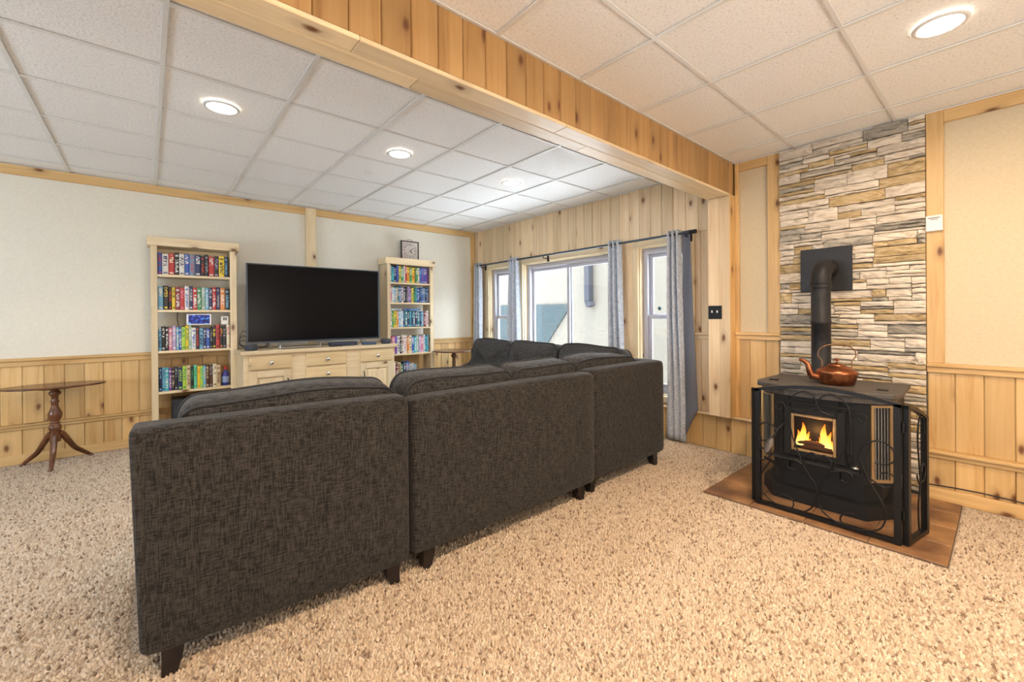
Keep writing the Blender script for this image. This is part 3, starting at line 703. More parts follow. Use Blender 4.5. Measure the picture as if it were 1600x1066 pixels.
for x0, x1, hxp in ((.765, 1.145, 1.112), (1.88, 2.275, 1.913)):
    z0, z1 = .10, .72
    d = part('door', x0, x1, CF + .008, CF + .02, z0, z1)
    for n_, a in (('door_stile', (x0, x0 + .065, z0, z1)), ('door_stile', (x1 - .065, x1, z0, z1)), ('door_rail', (x0 + .065, x1 - .065, z0, z0 + .065)), ('door_rail', (x0 + .065, x1 - .065, z1 - .065, z1))):
        part(n_, a[0], a[1], CF - .006, CF + .008, a[2], a[3], parent=d)
    part('door_panel', x0 + .085, x1 - .085, CF - .002, CF + .008, z0 + .085, z1 - .085, ch=.008, parent=d)
    handle(d, hxp, .565)
# television
TY = YW - .50
t = thing('television', 'large black flat screen television on the pine console', 'television', (1.497, TY, CT))
W2, TB, TT = .705, .068, .900
obj('housing', MB().box(-W2, W2, .006, .05, TB + .005, TT - .005, .006).box(-.4, .4, .05, .085, .12, .6, .01), black_pl, t)
obj('screen', MB().box(-W2 + .003, W2 - .003, -.001, .006, TB + .012, TT - .008), screen_m, t)
q = MB().box(-W2 - .008, -W2 + .003, -.008, .03, TB - .006, TT + .004, .002).box(W2 - .003, W2 + .008, -.008, .03, TB - .006, TT + .004, .002).box(-W2 + .003, W2 - .003, -.008, .03, TT - .008, TT + .004, .002).box(-W2 + .003, W2 - .003, -.008, .03, TB - .006, TB + .012, .002)
obj('bezel', q, bezel_m, t)
for s in (-1, 1):
    obj('stand_foot', MB().tube([(s * .50, .025, .08), (s * .53, -.09, .0085)], .008, 8).tube([(s * .50, .025, .08), (s * .53, .13, .0085)], .008, 8), steel, t)
def on_console(name, label, cat, mb, m_, x, y): return tag(obj(name, mb, m_, None, (x, y, CT)), label, cat)
for x, y, lab in ((.80, TY - .13, 'dark round smart speaker at left end of the console'), (2.25, TY - .11, 'dark round smart speaker at right end of the console')):
    on_console('smart_speaker', lab, 'speaker', MB().lathe([(.050, 0), (.058, .006), (.058, .05), (.053, .058), (.03, .060)], 28), mat('speaker_cloth', (.045, .05, .065), .85), x, y)
on_console('cable_box', 'flat dark set top box under the television', 'set top box', MB().box(-.15, .15, -.07, .05, 0, .042, .004), mat('box_navy', (.03, .04, .07), .4), 1.74, TY - .06)
on_console('streaming_box', 'small dark blue streaming box right of the set top box', 'set top box', MB().box(-.075, .075, -.05, .04, 0, .032, .005), mat('box_blue', (.05, .08, .14), .4), 2.02, TY - .14)
t = thing('sound_stand', 'low silver wire stand below the television', 'stand', (1.26, TY - .12, CT))
for x in (-.20, .20): obj('upright', MB().tube([(x, -.045, .006), (x, -.045, .05), (x, .045, .05), (x, .045, .006)], .005, 8), steel, t)
obj('shelf', MB().box(-.21, .21, -.055, .055, .011, .019, .003), steel, t)
on_console('remote_control', 'slim black remote control lying below the television', 'remote', MB().box(-.07, .07, -.018, .018, 0, .018, .005), black_pl, 1.62, TY - .19)
for k, lab in enumerate(('thin black cable, highest loop between left bookcase and television', 'thin black cable, middle loop between left bookcase and television', 'thin black cable, lowest loop between left bookcase and television')):
    y0 = TY + .105 + .02 * k; zt = 1.12 - .05 * k
    pts = spline([(1.0, y0, CT + .02), (.86, y0, CT + .012), (.76 + .02 * k, y0, CT + .03), (.735, y0, (CT + zt) / 2), (.765, y0, zt), (.84, y0, zt - .03), (.95, y0, zt - .02)])
    tag(obj('cable', MB().tube(pts, .0035, 6), black_pl), lab, 'cable', 'cables behind the television')

def bookcase(label, x0, x1, shelves, xi0, xi1):
    d = .30; yf = YW - d; t = thing('bookcase', label, 'bookcase', ((x0 + x1) / 2, YW - d / 2 - .07, 0)); ox, oy = -(x0 + x1) / 2, -(YW - d / 2 - .07)
    yb = YW - .066
    def bx(n, a, b, c, e, z0, z1, m_=pine_case): return obj(n, MB().box(a + ox, b + ox, c + oy, e + oy, z0, z1, .003), m_, t)
    top = 2.05
    bx('side_panel', x0 + .015, xi0 - .01, yf + .019, yb, 0, top - .06); bx('side_panel', xi1 + .01, x1 - .015, yf + .019, yb, 0, top - .06)
    bx('face_stile', x0 + .012, xi0, yf, yf + .019, 0, top - .085); bx('face_stile', xi1, x1 - .012, yf, yf + .019, 0, top - .085)
    bx('cornice', x0 - .012, x1 + .012, yf - .014, yb, top - .085, top)
    bx('kick_board', xi0, xi1, yf, yf + .019, 0, .08)
    bx('back_rail', xi0 - .009, xi1 + .009, yb - .012, yb, top - .16, top - .086)
    for z_ in shelves: bx('shelf', xi0 - .009, xi1 + .009, yf + .004, yb - .009, z_ - .024, z_)
    return t
LS = (1.69, 1.345, .945, .548, .10); RS = (1.722, 1.452, 1.117, .757, .40, .09)
bookcase('pine bookcase left of the television', .017, .74, LS, .080, .668)
bookcase('pine bookcase right of the television with a clock on top', 2.40, 3.12, RS, 2.458, 3.055)
BM = {}
def book_mat(base, ink, style):
    k = (base, ink, style)
    if k in BM: return BM[k]
    M = mat('book_cover', base, 0.38); tc = nd(M, 'ShaderNodeTexCoord'); oi = nd(M, 'ShaderNodeObjectInfo'); sx = nd(M, 'ShaderNodeSeparateXYZ'); lk(M, tc.outputs['Generated'], sx.inputs[0])
    mp = nd(M, 'ShaderNodeMapping', i_Scale=(2.2, 0.0, 26.0)); lk(M, tc.outputs['Generated'], mp.inputs[0])
    of = nd(M, 'ShaderNodeVectorMath', operation='SCALE', i_0=(41.0, 7.0, 77.0)); lk(M, oi.outputs['Random'], of.inputs['Scale'])
    ad = nd(M, 'ShaderNodeVectorMath', operation='ADD'); lk(M, mp.outputs[0], ad.inputs[0]); lk(M, of.outputs[0], ad.inputs[1])
    nz = nd(M, 'ShaderNodeTexNoise', i_Scale=1.0, i_Detail=1.0); lk(M, ad.outputs[0], nz.inputs[0])
    n1 = math_(M, 'GREATER_THAN', nz.outputs[0], 0.5)
    a, b = {0: (.38, .90), 1: (.55, .93), 2: (.12, .70)}[style]
    zz = sx.outputs[2]
    band = math_(M, 'MULTIPLY', math_(M, 'GREATER_THAN', zz, a), math_(M, 'LESS_THAN', zz, b))
    ctr = math_(M, 'LESS_THAN', math_(M, 'ABSOLUTE', math_(M, 'SUBTRACT', sx.outputs[0], .5)), .33)
    msk = math_(M, 'MULTIPLY', math_(M, 'MULTIPLY', n1, band), ctr)
    foot = math_(M, 'MULTIPLY', math_(M, 'LESS_THAN', math_(M, 'ABSOLUTE', math_(M, 'SUBTRACT', zz, .09 if style != 2 else .86)), .04), ctr)
    c = mix(M, math_(M, 'MAXIMUM', msk, math_(M, 'MULTIPLY', foot, .8)), base, ink)
    lk(M, c, P_(M).inputs['Base Color']); BM[k] = M; return M
paper = mat('book_pages', (.72, .66, .52), .8)
COL = dict(blue=(.03, .10, .42), navy=(.015, .03, .11), white=(.70, .69, .66), red=(.48, .03, .03), black=(.014, .014, .017), steel=(.13, .24, .38), grey=(.24, .25, .28), yellow=(.78, .58, .04),
           sky=(.16, .42, .62), maroon=(.22, .02, .04), pink=(.60, .20, .28), green=(.04, .26, .11), sage=(.28, .42, .33), orange=(.70, .24, .04), lilac=(.42, .32, .52), lime=(.40, .60, .06), beige=(.62, .48, .30), mint=(.12, .50, .30),
           brown=(.09, .04, .02), purple=(.16, .06, .33), teal=(.02, .20, .24), cream=(.74, .66, .48), cyan=(.06, .45, .55), olive=(.22, .22, .04))
CN = dict(steel='steel blue', navy='navy', sky='sky blue', sage='sage green', lime='lime green', mint='mint green')
ORD = 'first second third fourth fifth sixth seventh eighth ninth tenth eleventh twelfth thirteenth fourteenth fifteenth sixteenth seventeenth eighteenth nineteenth twentieth'.split() + ['twenty first', 'twenty second', 'twenty third']
def book_mesh(w, h, d, base, ink, style):
    q = MB(); c = .0022; x = w / 2
    # cover: U of two boards and a rounded spine; page block set back inside
    pr = [(-x, d), (-x, .004), (-x * .75, .0012), (-x * .3, 0), (x * .3, 0), (x * .75, .0012), (x, .004), (x, d), (x - c, d), (x - c, .006), (-x + c, .006), (-x + c, d)]
    q.prism(pr, 2, 0, h, mi=0)
    q.box(-x + c, x - c, .0062, d - .004, .003, h - .003, mi=1)
    me = q.mesh('book'); me.materials.append(book_mat(base, ink, style)); me.materials.append(paper); return me
def row(where, case, spec, xa, xb, z, hmin, hmax, yf, seed, gap_end=0.0):
    rnd = random.Random(seed); n = len(spec); ws = [rnd.uniform(.75, 1.25) for _ in range(n)]; tot = (xb - xa - gap_end) - .0008 * (n + 1); k = tot / sum(ws); x = xa + .0008
    for i, s in enumerate(spec):
        base, ink = (s.split('/') + ['white'])[:2]
        if ink == base: ink = 'white' if base != 'white' else 'navy'
        w = ws[i] * k; h = rnd.uniform(hmin, hmax); d = rnd.uniform(.125, .16)
        o = obj('book', book_mesh(w, h, d, COL[base], COL[ink], rnd.randrange(3)), None, None, (x + w / 2, yf + rnd.uniform(.0, .012), z + .0005))
        tag(o, '%s book, %s from left on %s shelf of the %s bookcase' % (CN.get(base, base), ORD[i], where, case), 'book', 'books on the %s shelf of the %s bookcase' % (where, case)); x += w + .0008
yf = YW - .30 + .035
row('top', 'left', 'blue/red white/navy red/cream black/white white/navy blue/white steel/red navy/white black/red black/grey red/white black/lilac yellow/black navy/sky'.split(), .082, .655, LS[0], .20, .225, yf, 1)
row('second', 'left', 'sky/white black/yellow black/red yellow/black maroon/white red/pink white/blue navy/white red/white green/white sage/white sky/white navy/white red/white navy/grey orange/white black/sky'.split(), .082, .667, LS[1], .215, .24, yf, 2)
row('third', 'left', 'sky/navy black/white black/white pink/white lilac/white sky/white blue/white lime/green yellow/green sage/white white/blue black/red sky/navy navy/white blue/white black/grey black/yellow red/black black/orange black/grey cream/pink'.split(), .082, .667, LS[2], .205, .245, yf, 3)
row('fourth', 'left', 'navy/sky sky/navy cyan/white purple/white black/beige black/grey navy/lime lime/green beige/brown black/green mint/green yellow/orange lime/mint sky/yellow brown/beige brown/grey cream/brown beige/brown'.split(), .082, .667, LS[3], .215, .235, yf, 4, gap_end=.085)
row('top', 'right', 'white/navy cyan/navy navy/white blue/purple yellow/green green/white white/red red/white yellow/red green/white yellow/red olive/black green/cream cream/navy blue/sky purple/sky blue/white purple/white purple/navy'.split(), 2.46, 3.053, RS[0], .205, .23, yf, 5)
row('second', 'right', 'pink/white white/sky sky/white beige/white teal/white blue/white white/navy navy/white black/grey lilac/navy purple/white yellow/green green/navy teal/sky blue/white navy/sky blue/white steel/white navy/sky blue/white'.split(), 2.46, 3.053, RS[1], .20, .225, yf, 6)
row('third', 'right', 'white/brown green/lime yellow/green orange/white sky/white white/sky navy/sky teal/white navy/white teal/sky navy/sky teal/white navy/white teal/white navy/sky sky/white maroon/white white/pink'.split(), 2.46, 3.053, RS[2], .205, .225, yf, 7)
row('fourth', 'right', 'maroon/white pink/white purple/blue white/navy black/white white/red white/pink orange/cream cream/brown blue/white cyan/white sage/white lilac/white pink/white white/blue cyan/navy sky/white'.split(), 2.46, 3.053, RS[3], .21, .25, yf, 8)
row('fifth', 'right', 'teal/white cream/white maroon/white beige/brown green/white navy/white blue/white white/blue white/sky sky/white'.split(), 2.46, 2.86, RS[4], .20, .255, yf, 9)
for i, (x, w, c_, lab) in enumerate(((2.55, .17, 'white', 'white book lying flat on the books of the right bookcase'), (2.79, .26, 'blue', 'blue book lying flat on the books of the right bookcase'))):
    me = book_mesh(.022, w, .13, COL[c_], COL['sky'], 0)
    tag(obj('book', me, None, None, (x - w / 2, yf + .005, RS[2] + .2255 + .0135), (0, PI / 2, 0)), lab, 'book')
# shelf clutter
t = thing('weather_station', 'blue lit weather display in silver frame above the third shelf books', 'display', (.405, yf + .01, LS[2] + .246))
obj('frame', MB().box(-.105, .105, 0, .02, 0, .115, .004), mat('silver_plastic', (.45, .47, .52), .35, .5), t)
def lcd():
    M = emis('lcd_blue', (.02, .05, .5), .6); tc = nd(M, 'ShaderNodeTexCoord'); mp = nd(M, 'ShaderNodeMapping', i_Scale=(34, 1, 40)); lk(M, tc.outputs['Object'], mp.inputs[0])
    n = nd(M, 'ShaderNodeTexNoise', i_Scale=1.0, i_Detail=1.0); lk(M, mp.outputs[0], n.inputs[0])
    r = ramp(M, n.outputs[0], [(.45, (.002, .008, .07)), (.58, (.008, .03, .38)), (.74, (.06, .40, .55))]); lk(M, r.outputs[0], P_(M).inputs['Emission Color']); lk(M, r.outputs[0], P_(M).inputs['Base Color']); return M
obj('screen', MB().box(-.088, .088, -.002, .001, .012, .103), lcd(), t)
t = thing('digital_thermometer', 'small white thermometer standing on books, right end of third shelf', 'thermometer', (.625, yf + .01, LS[2] + .246))
obj('body', MB().box(-.032, .032, 0, .018, 0, .088, .005), white_pl, t); obj('display', MB().box(-.019, .019, -.001, .002, .045, .076), mat('lcd_grey', (.16, .16, .15), .3), t)
t = thing('spray_bottle', 'blue cleaning bottle with red cap on the fourth shelf', 'bottle', (.628, yf + .05, LS[3]))
obj('bottle', MB().lathe([(.030, 0), (.034, .006), (.034, .11), (.030, .13), (.013, .155), (.013, .165)], 24), mat('bottle_blue', (.03, .04, .26), .25), t)
obj('label', MB().lathe([(.0345, .03), (.0345, .095)], 24, cap=False), mat('bottle_label', (.25, .32, .55), .4), t)
obj('cap', MB().lathe([(.015, .165), (.016, .17), (.015, .195), (.006, .20)], 18), mat('cap_red', (.55, .04, .03), .4), t)
t = thing('subwoofer', 'black box speaker in the bottom of the left bookcase', 'speaker', (.38, YW - .17, LS[4]))
obj('cabinet', MB().box(-.2, .2, -.11, .09, 0, .36, .006), black_pl, t); obj('grille', MB().box(-.19, .19, -.118, -.11, .01, .35, .003), mat('grille_charcoal', (.03, .032, .036), .9), t)
tag(obj('cable', MB().tube(spline([(.24, yf + .19, LS[2] + .39), (.235, yf + .14, LS[2] + .3), (.245, yf + .17, LS[2] + .25), (.25, yf + .18, LS[2] + .1)]), .003, 6), black_pl), 'black cord hanging behind the third shelf books', 'cable')
# clock
t = thing('clock', 'square dark framed clock on top of the right bookcase', 'clock', (2.815, YW - .165, 2.05))
s = .135; zc = s
obj('frame', MB().box(-s, -s + .014, -.012, .02, 0, 2 * s, .002).box(s - .014, s, -.012, .02, 0, 2 * s, .002).box(-s + .014, s - .014, -.012, .02, 0, .014, .002).box(-s + .014, s - .014, -.012, .02, 2 * s - .014, 2 * s, .002), mat('clock_frame', (.05, .04, .035), .5), t)
obj('face', MB().box(-s + .013, s - .013, 0, .012, .013, 2 * s - .013), noisy('clock_face', (.50, .44, .40), (.62, .57, .52), 12, .6, 0), t)
ink = mat('clock_ink', (.025, .02, .02), .6)
obj('handle', MB().tube([(-.035, .004, 2 * s), (-.035, .004, 2 * s + .02), (.035, .004, 2 * s + .02), (.035, .004, 2 * s)], .003, 6), ink, t)
dg = None
def text_mesh(txt, size):
    cu = bpy.data.curves.new('txt', 'FONT'); cu.body = txt; cu.size = size; cu.align_x = 'CENTER'; cu.align_y = 'CENTER'; cu.extrude = .0006
    o = bpy.data.objects.new('txt', cu); C.objects.link(o); bpy.context.view_layer.update()
    me = bpy.data.meshes.new_from_object(o.evaluated_get(bpy.context.evaluated_depsgraph_get())); bpy.data.objects.remove(o); return me
for h in range(1, 13):
    a = PI / 2 - h * PI / 6; k = .082 / max(abs(math.cos(a)), abs(math.sin(a))) * (.93 if h % 3 else 1)
    me = text_mesh(str(h), .04); me.materials.append(ink)
    obj('numeral', me, None, t, (k * math.cos(a), -.001, zc + k * math.sin(a)), (PI / 2, 0, 0))
def hand(a, l, w): obj('hand', MB().tube([(0, -.004, zc), (l * math.cos(a), -.004, zc + l * math.sin(a))], w, 6), ink, t)
hand(math.radians(32), .068, .0035); hand(math.radians(-42), .048, .0045)

# ------------------------------------------------------------------ tables
def tripod_table(label, x, y, ztop, rx, ry, rf, ang0):
    t = thing('pedestal_table', label, 'table', (x, y, 0))
    R = []
    for k, z_ in ((.93, 0), (.985, .003), (1.0, .010), (.99, .016), (.96, .018)): R.append([(rx * k * math.cos(2 * PI * i / 48), ry * k * math.sin(2 * PI * i / 48), ztop - .018 + z_) for i in range(48)])
    obj('table_top', MB().rings(R), mahogany, t)
    obj('top_block', MB().lathe([(.10, -.035), (.14, -.020), (.145, -.0185)], 20, (0, 0, ztop)), mahogany, t)
    z0 = .20; H = ztop - .03 - z0
    pr = [(.034, 0), (.036, .04), (.036, .10), (.028, .12), (.024, .13), (.034, .145), (.024, .16), (.030, .19), (.041, .24), (.042, .29), (.030, .33), (.024, .345), (.036, .36), (.024, .375), (.032, .40), (.044, .46), (.046, .53), (.034, .60), (.024, .66), (.022, .72), (.030, .75), (.022, .78), (.024, .86), (.038, .89), (.040, .93), (.026, .96), (.030, 1.0)]
    obj('column', MB().lathe([(r, z0 + H * k) for r, k in pr], 24), mahogany, t)
    for k in range(3):
        a = ang0 + k * 2 * PI / 3; c_, s_ = math.cos(a), math.sin(a)
        P = spline([(.02, .275), (.05, .25), (.085, .19), (.13, .115), (.18, .065), (rf - .02, .035), (rf + .005, .014)], 5)
        P = spline([(p[0], 0, p[1]) for p in [(.02, .275), (.05, .25), (.085, .19), (.13, .115), (.18, .068), (rf - .02, .038), (rf + .004, .016)]], 5)
        rad = [.026 - .013 * i / (len(P) - 1) for i in range(len(P))]
        l = obj('leg', MB().tube([(p.x * c_, p.x * s_, p.z) for p in P], .02, 10, rad=rad), mahogany, t)
        obj('foot', MB().lathe([(.010, .0), (.018, .004), (.019, .015), (.012, .026)], 14, ((rf + .006) * c_, (rf + .006) * s_, 0)), mahogany, l)
tripod_table('antique tripod table with oval top on the left wall', -.612, 5.385, .692, .325, .19, .235, -PI / 2)
tripod_table('small round pedestal table in the far corner', 3.29, 5.10, .78, .30, .28, .24, -.6)

# ------------------------------------------------------------------ wall fittings
t = thing('light_switch', 'black double toggle switch plate on the pine pilaster', 'switch', (3.906, 1.722, 1.275), 0)
obj('plate', MB().box(-.006, 0, -.06, .06, -.06, .06, .002), iron_mat, t)
for y in (-.023, .023): obj('toggle', MB().box(-.020, -.006, y - .005, y + .005, -.004, .018, .002), white_pl, t)
t = thing('wall_sensor', 'small white sensor box on the pine post right of the stone', 'sensor', (XW - .012, .316, 1.86))
obj('housing', MB().box(-.025, 0, -.041, .041, -.055, .05, .004), white_pl, t)
obj('caption', MB().box(-.0256, -.025, -.028, .030, .030, .036).box(-.0256, -.025, -.018, .018, .020, .025), mat('print_grey', (.12, .12, .13), .6), t)
pts = [(XW - .05, .35 - i * .12, .102 + .012 * math.sin(i * .8) - .012 * (i > 6)) for i in range(20)]
tag(obj('cable', MB().tube(pts, .0045, 6), black_pl), 'black cable running along the baseboard right of the stove', 'cable')

# ------------------------------------------------------------------ stove
PX, PY = 3.70, .80
t = thing('pellet_stove', 'black cast iron stove with glowing fire window', 'stove', (3.52, PY, .012))
OX, OY = -3.52, -PY
def poly(pts): return [(x + OX, y + OY) for x, y in pts]
def sy(pts): return pts + [(x, 2 * PY - y) for x, y in pts[::-1]]
obj('plinth', MB().prism(poly(sy([(3.80, .44), (3.42, .44), (3.25, .55)])), 2, 0, .085), iron, t)
obj('pedestal', MB().prism(poly(sy([(3.78, .50), (3.42, .50), (3.32, .57)])), 2, .085, .22), iron, t)
body_pts = sy([(3.80, .445), (3.395, .445), (3.295, .555)])
obj('body', MB().prism(poly([p for p in body_pts if p[1] < .69] + [(3.295, .69), (3.36, .69), (3.36, .955), (3.295, .955)] + [p for p in body_pts if p[1] > .955]), 2, .20, .735), iron, t)
obj('face_lintel', MB().prism(poly([(3.295, .68), (3.37, .68), (3.37, .965), (3.295, .965)]), 2, .59, .734), iron, t)
obj('face_sill', MB().prism(poly([(3.295, .68), (3.37, .68), (3.37, .965), (3.295, .965)]), 2, .2005, .33), iron, t)
tp = obj('top_plate', MB().prism(poly(sy([(3.86, .42), (3.40, .405), (3.31, .435), (3.235, .60), (3.225, .80)])), 2, .737, .768), iron_top, t); bv = tp.modifiers.new('b', 'BEVEL'); bv.width = .006; bv.segments = 2
obj('crown', MB().prism(poly(sy([(3.80, .45), (3.40, .435), (3.315, .48), (3.255, .62), (3.245, .80)])), 2, .70, .7365), iron_top, t)
q = MB()
for k in range(44):
    y = .47 + k * .66 / 43; x = 3.292 + .035 * (2 * (y - PY) / .7) ** 2; q.box(x + OX - .006, x + OX + .006, y + OY - .004, y + OY + .004, .7675, .7688)
o = obj('vent_slot_row', q, black_pl, tp); o['kind'] = 'stuff'
for y in (.50, 1.10): obj('lid_hinge', MB().box(3.42 + OX, 3.46 + OX, y + OY - .028, y + OY + .028, .768, .775, .003), iron, tp)
# door
XD = 3.287
dr = obj('door', MB().box(XD + OX - .014, XD + OX + .006, .655 + OY, .70 + OY, .30, .625, .004).box(XD + OX - .014, XD + OX + .006, .945 + OY, .99 + OY, .30, .625, .004).box(XD + OX - .014, XD + OX + .006, .70 + OY, .945 + OY, .582, .625, .004).box(XD + OX - .014, XD + OX + .006, .70 + OY, .945 + OY, .30, .338, .004), iron, t)
g = .016
obj('door_trim', MB().box(XD + OX - .022, XD + OX - .010, .70 + OY, .70 + g + OY, .338, .582, .003).box(XD + OX - .022, XD + OX - .010, .945 - g + OY, .945 + OY, .338, .582, .003).box(XD + OX - .022, XD + OX - .010, .70 + g + OY, .945 - g + OY, .582 - g, .582, .003).box(XD + OX - .022, XD + OX - .010, .70 + g + OY, .945 - g + OY, .338, .338 + g, .003), gold, dr)
obj('glass', MB().box(XD + OX - .012, XD + OX - .009, .70 + g + OY, .945 - g + OY, .338 + g, .582 - g), stove_glass, dr)
obj('surround', MB().box(XD + OX - .004, XD + OX + .008, .60 + OY, 1.03 + OY, .645, .66, .003).box(XD + OX - .004, XD + OX + .008, .62 + OY, .635 + OY, .28, .645, .003).box(XD + OX - .004, XD + OX + .008, 1.0 + OY, 1.015 + OY, .28, .645, .003), iron, t)
obj('firebox_back', MB().box(3.365 + OX, 3.372 + OX, .69 + OY, .955 + OY, .33, .59), mat('soot', (.02, .014, .01), .9), t)
obj('ash_lip', MB().prism([(XD + OX - .045, .272), (XD + OX - .04, .285), (XD + OX + .01, .292), (XD + OX + .01, .262)], 1, .585 + OY, 1.045 + OY), iron, t)
# log and flames
barkm = mat('charred_log', (.05, .025, .015), .9, Emission_Color=(1, .22, .03, 1), Emission_Strength=.06)
for a, b, z_ in ((.73, .90, .362), (.77, .92, .385)): obj('log', MB().tube([(3.325 + OX, a + OY, z_), (3.315 + OX, (a + b) / 2 + OY, z_ + .008), (3.33 + OX, b + OY, z_ - .002)], .016, 10), barkm, t)
def flame_mat():
    M = mat('flame', (0, 0, 0), 1); tc = nd(M, 'ShaderNodeTexCoord'); sx = nd(M, 'ShaderNodeSeparateXYZ'); lk(M, tc.outputs['Generated'], sx.inputs[0])
    r = ramp(M, sx.outputs[2], [(0, (1, .62, .16)), (.4, (1, .42, .06)), (.8, (1, .20, .015)), (1, (.8, .10, .005))])
    lk(M, r.outputs[0], P_(M).inputs['Emission Color']); P_(M).inputs['Emission Strength'].default_value = 4.0; return M
flm = flame_mat(); random.seed(9)
for y, h, w in ((.915, .10, .020), (.893, .155, .024), (.868, .10, .018), (.845, .055, .014), (.82, .045, .014), (.795, .075, .016), (.768, .165, .026), (.748, .12, .020), (.728, .065, .014)):
    R = []; ph = random.uniform(0, 6)
    for k in range(13):
        v = k / 12; rr = w * (math.sin(PI * min(1, v * .8 + .2)) ** .8) * (1 - v * .55) + .0006
        cy = .012 * math.sin(4 * v + ph) * v; R.append([(3.322 + OX + .45 * rr * math.cos(a), y + OY + cy + rr * (1 + .2 * math.sin(3 * a + 5 * v)) * math.sin(a), .365 + h * v) for a in [2 * PI * i / 12 for i in range(12)]])
    obj('flame', MB().rings(R), flm, t)
l = lamp('fire_glow', 'POINT', (3.318 + OX, .82 + OY, .47), (0, 0, 0), .8, (1, .45, .12), shadow_soft_size=.03); l.parent = t
# side grilles on the chamfered corners
for sgn in (-1, 1):
    p0 = Vector((3.295, PY + sgn * .245)); p1 = Vector((3.395, PY + sgn * .355)); d = (p1 - p0); L_ = d.length; d.normalize(); nrm = Vector((-abs(d.y), sgn * d.x)).normalized()
    ang = math.atan2(d.y, d.x); e = bpy.data.objects.new('grille', None)
    me = MB()
    def bar(u0, u1, z0, z1, o0, o1, mb):
        vs = []
        for z_ in (z0, z1):
            for u, o_ in ((u0, o0), (u1, o0), (u1, o1), (u0, o1)):
                p = p0 + d * u + nrm * o_; vs.append((p.x + OX, p.y + OY, z_))
        mb.add(vs, [(0, 1, 2, 3), (4, 5, 6, 7), (0, 1, 5, 4), (1, 2, 6, 5), (2, 3, 7, 6), (3, 0, 4, 7)])
    a, b = .018, L_ - .012
    bar(a, a + .016, .225, .69, 0, .014, me); bar(b - .016, b, .225, .69, 0, .014, me); bar(a + .016, b - .016, .225, .243, 0, .014, me); bar(a + .016, b - .016, .676, .69, 0, .014, me)
    gr = obj('grille', me, gold, t)
    for k in range(5):
        q = MB(); u = a + .026 + k * (b - a - .052) / 4; bar(u - .0022, u + .0022, .243, .676, .003, .009, q); obj('grille_bar', q, steel, gr)
# latch lever with spring coil grip, knobs
lv = obj('door_lever', MB().tube([(3.27 + OX, .985 + OY, .505), (3.22 + OX, 1.01 + OY, .47), (3.19 + OX, 1.035 + OY, .40)], .006, 8), iron, t)
P0, P1 = Vector((3.19 + OX, 1.035 + OY, .405)), Vector((3.165 + OX, 1.062 + OY, .315)); ax = (P1 - P0).normalized(); e1 = ax.orthogonal().normalized(); e2 = ax.cross(e1)
pts = [P0 + (P1 - P0) * k / 110 + (e1 * math.cos(k * .52) + e2 * math.sin(k * .52)) * (.008 + .012 * math.sin(PI * min(1, k / 110 * .9 + .1))) for k in range(111)]
obj('spring_grip', MB().tube(pts, .0024, 5), steel, lv)
obj('damper_rod', MB().tube([(3.29 + OX, .60 + OY, .31), (3.245 + OX, .60 + OY, .31)], .004, 8).lathe([(.016, 0), (.018, .005), (.010, .010)], 14, (3.24 + OX, .60 + OY, .305)), steel, t)
obj('hinge', MB().tube([(3.278 + OX, .635 + OY, .60), (3.278 + OX, .635 + OY, .64)], .011, 10).tube([(3.278 + OX, .635 + OY, .33), (3.278 + OX, .635 + OY, .37)], .011, 10), iron, t)
# flue
t = thing('stovepipe', 'black stovepipe rising to an elbow at the stone wall', 'stovepipe', (3.745, .888, .78))
r = .060
obj('pipe', MB().lathe([(r + .012, 0), (r + .012, .02), (r, .022), (r, .40), (r + .003, .402), (r + .003, .425), (r, .427), (r, .69)], 32), pipe_m, t)
zt = .69
el = [(.0, .0, zt - .02)] + [(.11 * (1 - math.cos(a)), 0, zt + .13 * math.sin(a)) for a in [PI / 2 * k / 10 for k in range(11)]] + [(.285, 0, zt + .13)]
obj('elbow', MB().tube(el, r + .002, 32), pipe_m, t)
for z_ in (zt - .03, zt + .0): obj('collar', MB().lathe([(r + .001, 0), (r + .006, .003), (r + .006, .018), (r + .001, .021)], 32, (0, 0, z_), cap=False), pipe_m, t)
obj('wall_flange', MB().tube([(.255, 0, zt + .13), (.262, 0, zt + .13)], .085, 32), pipe_m, t)
obj('wall_plate', MB().box(.235, .25, -.14, .19, zt - .04, zt + .295, .003), mat('wall_plate_black', (.010, .010, .013), .5), t)
# kettle
t = thing('copper_kettle', 'old copper kettle standing on the stove top', 'kettle', (3.53, .75, .781), math.radians(0))
obj('body', MB().lathe([(.088, 0), (.096, .004), (.104, .03), (.113, .075), (.114, .088), (.108, .094), (.085, .110), (.060, .122), (.045, .128)], 40), copper, t)
ld = obj('lid', MB().lathe([(.052, .126), (.050, .131), (.030, .139), (.012, .143), (.005, .147), (.005, .155)], 32), copper, t)
obj('lid_knob', MB().lathe([(.005, .155), (.016, .160), (.018, .166), (.010, .172)], 20), copper, ld)
sd = Vector((-.45, .89, 0)).normalized()
pts = spline([sd * .10 + Vector((0, 0, .045)), sd * .14 + Vector((0, 0, .055)), sd * .155 + Vector((0, 0, .09)), sd * .165 + Vector((0, 0, .13)), sd * .195 + Vector((0, 0, .155)), sd * .215 + Vector((0, 0, .158))], 5)
obj('spout', MB().tube(pts, .02, 14, rad=[.026 - .017 * i / (len(pts) - 1) for i in range(len(pts))]), copper, t)
hd = sd
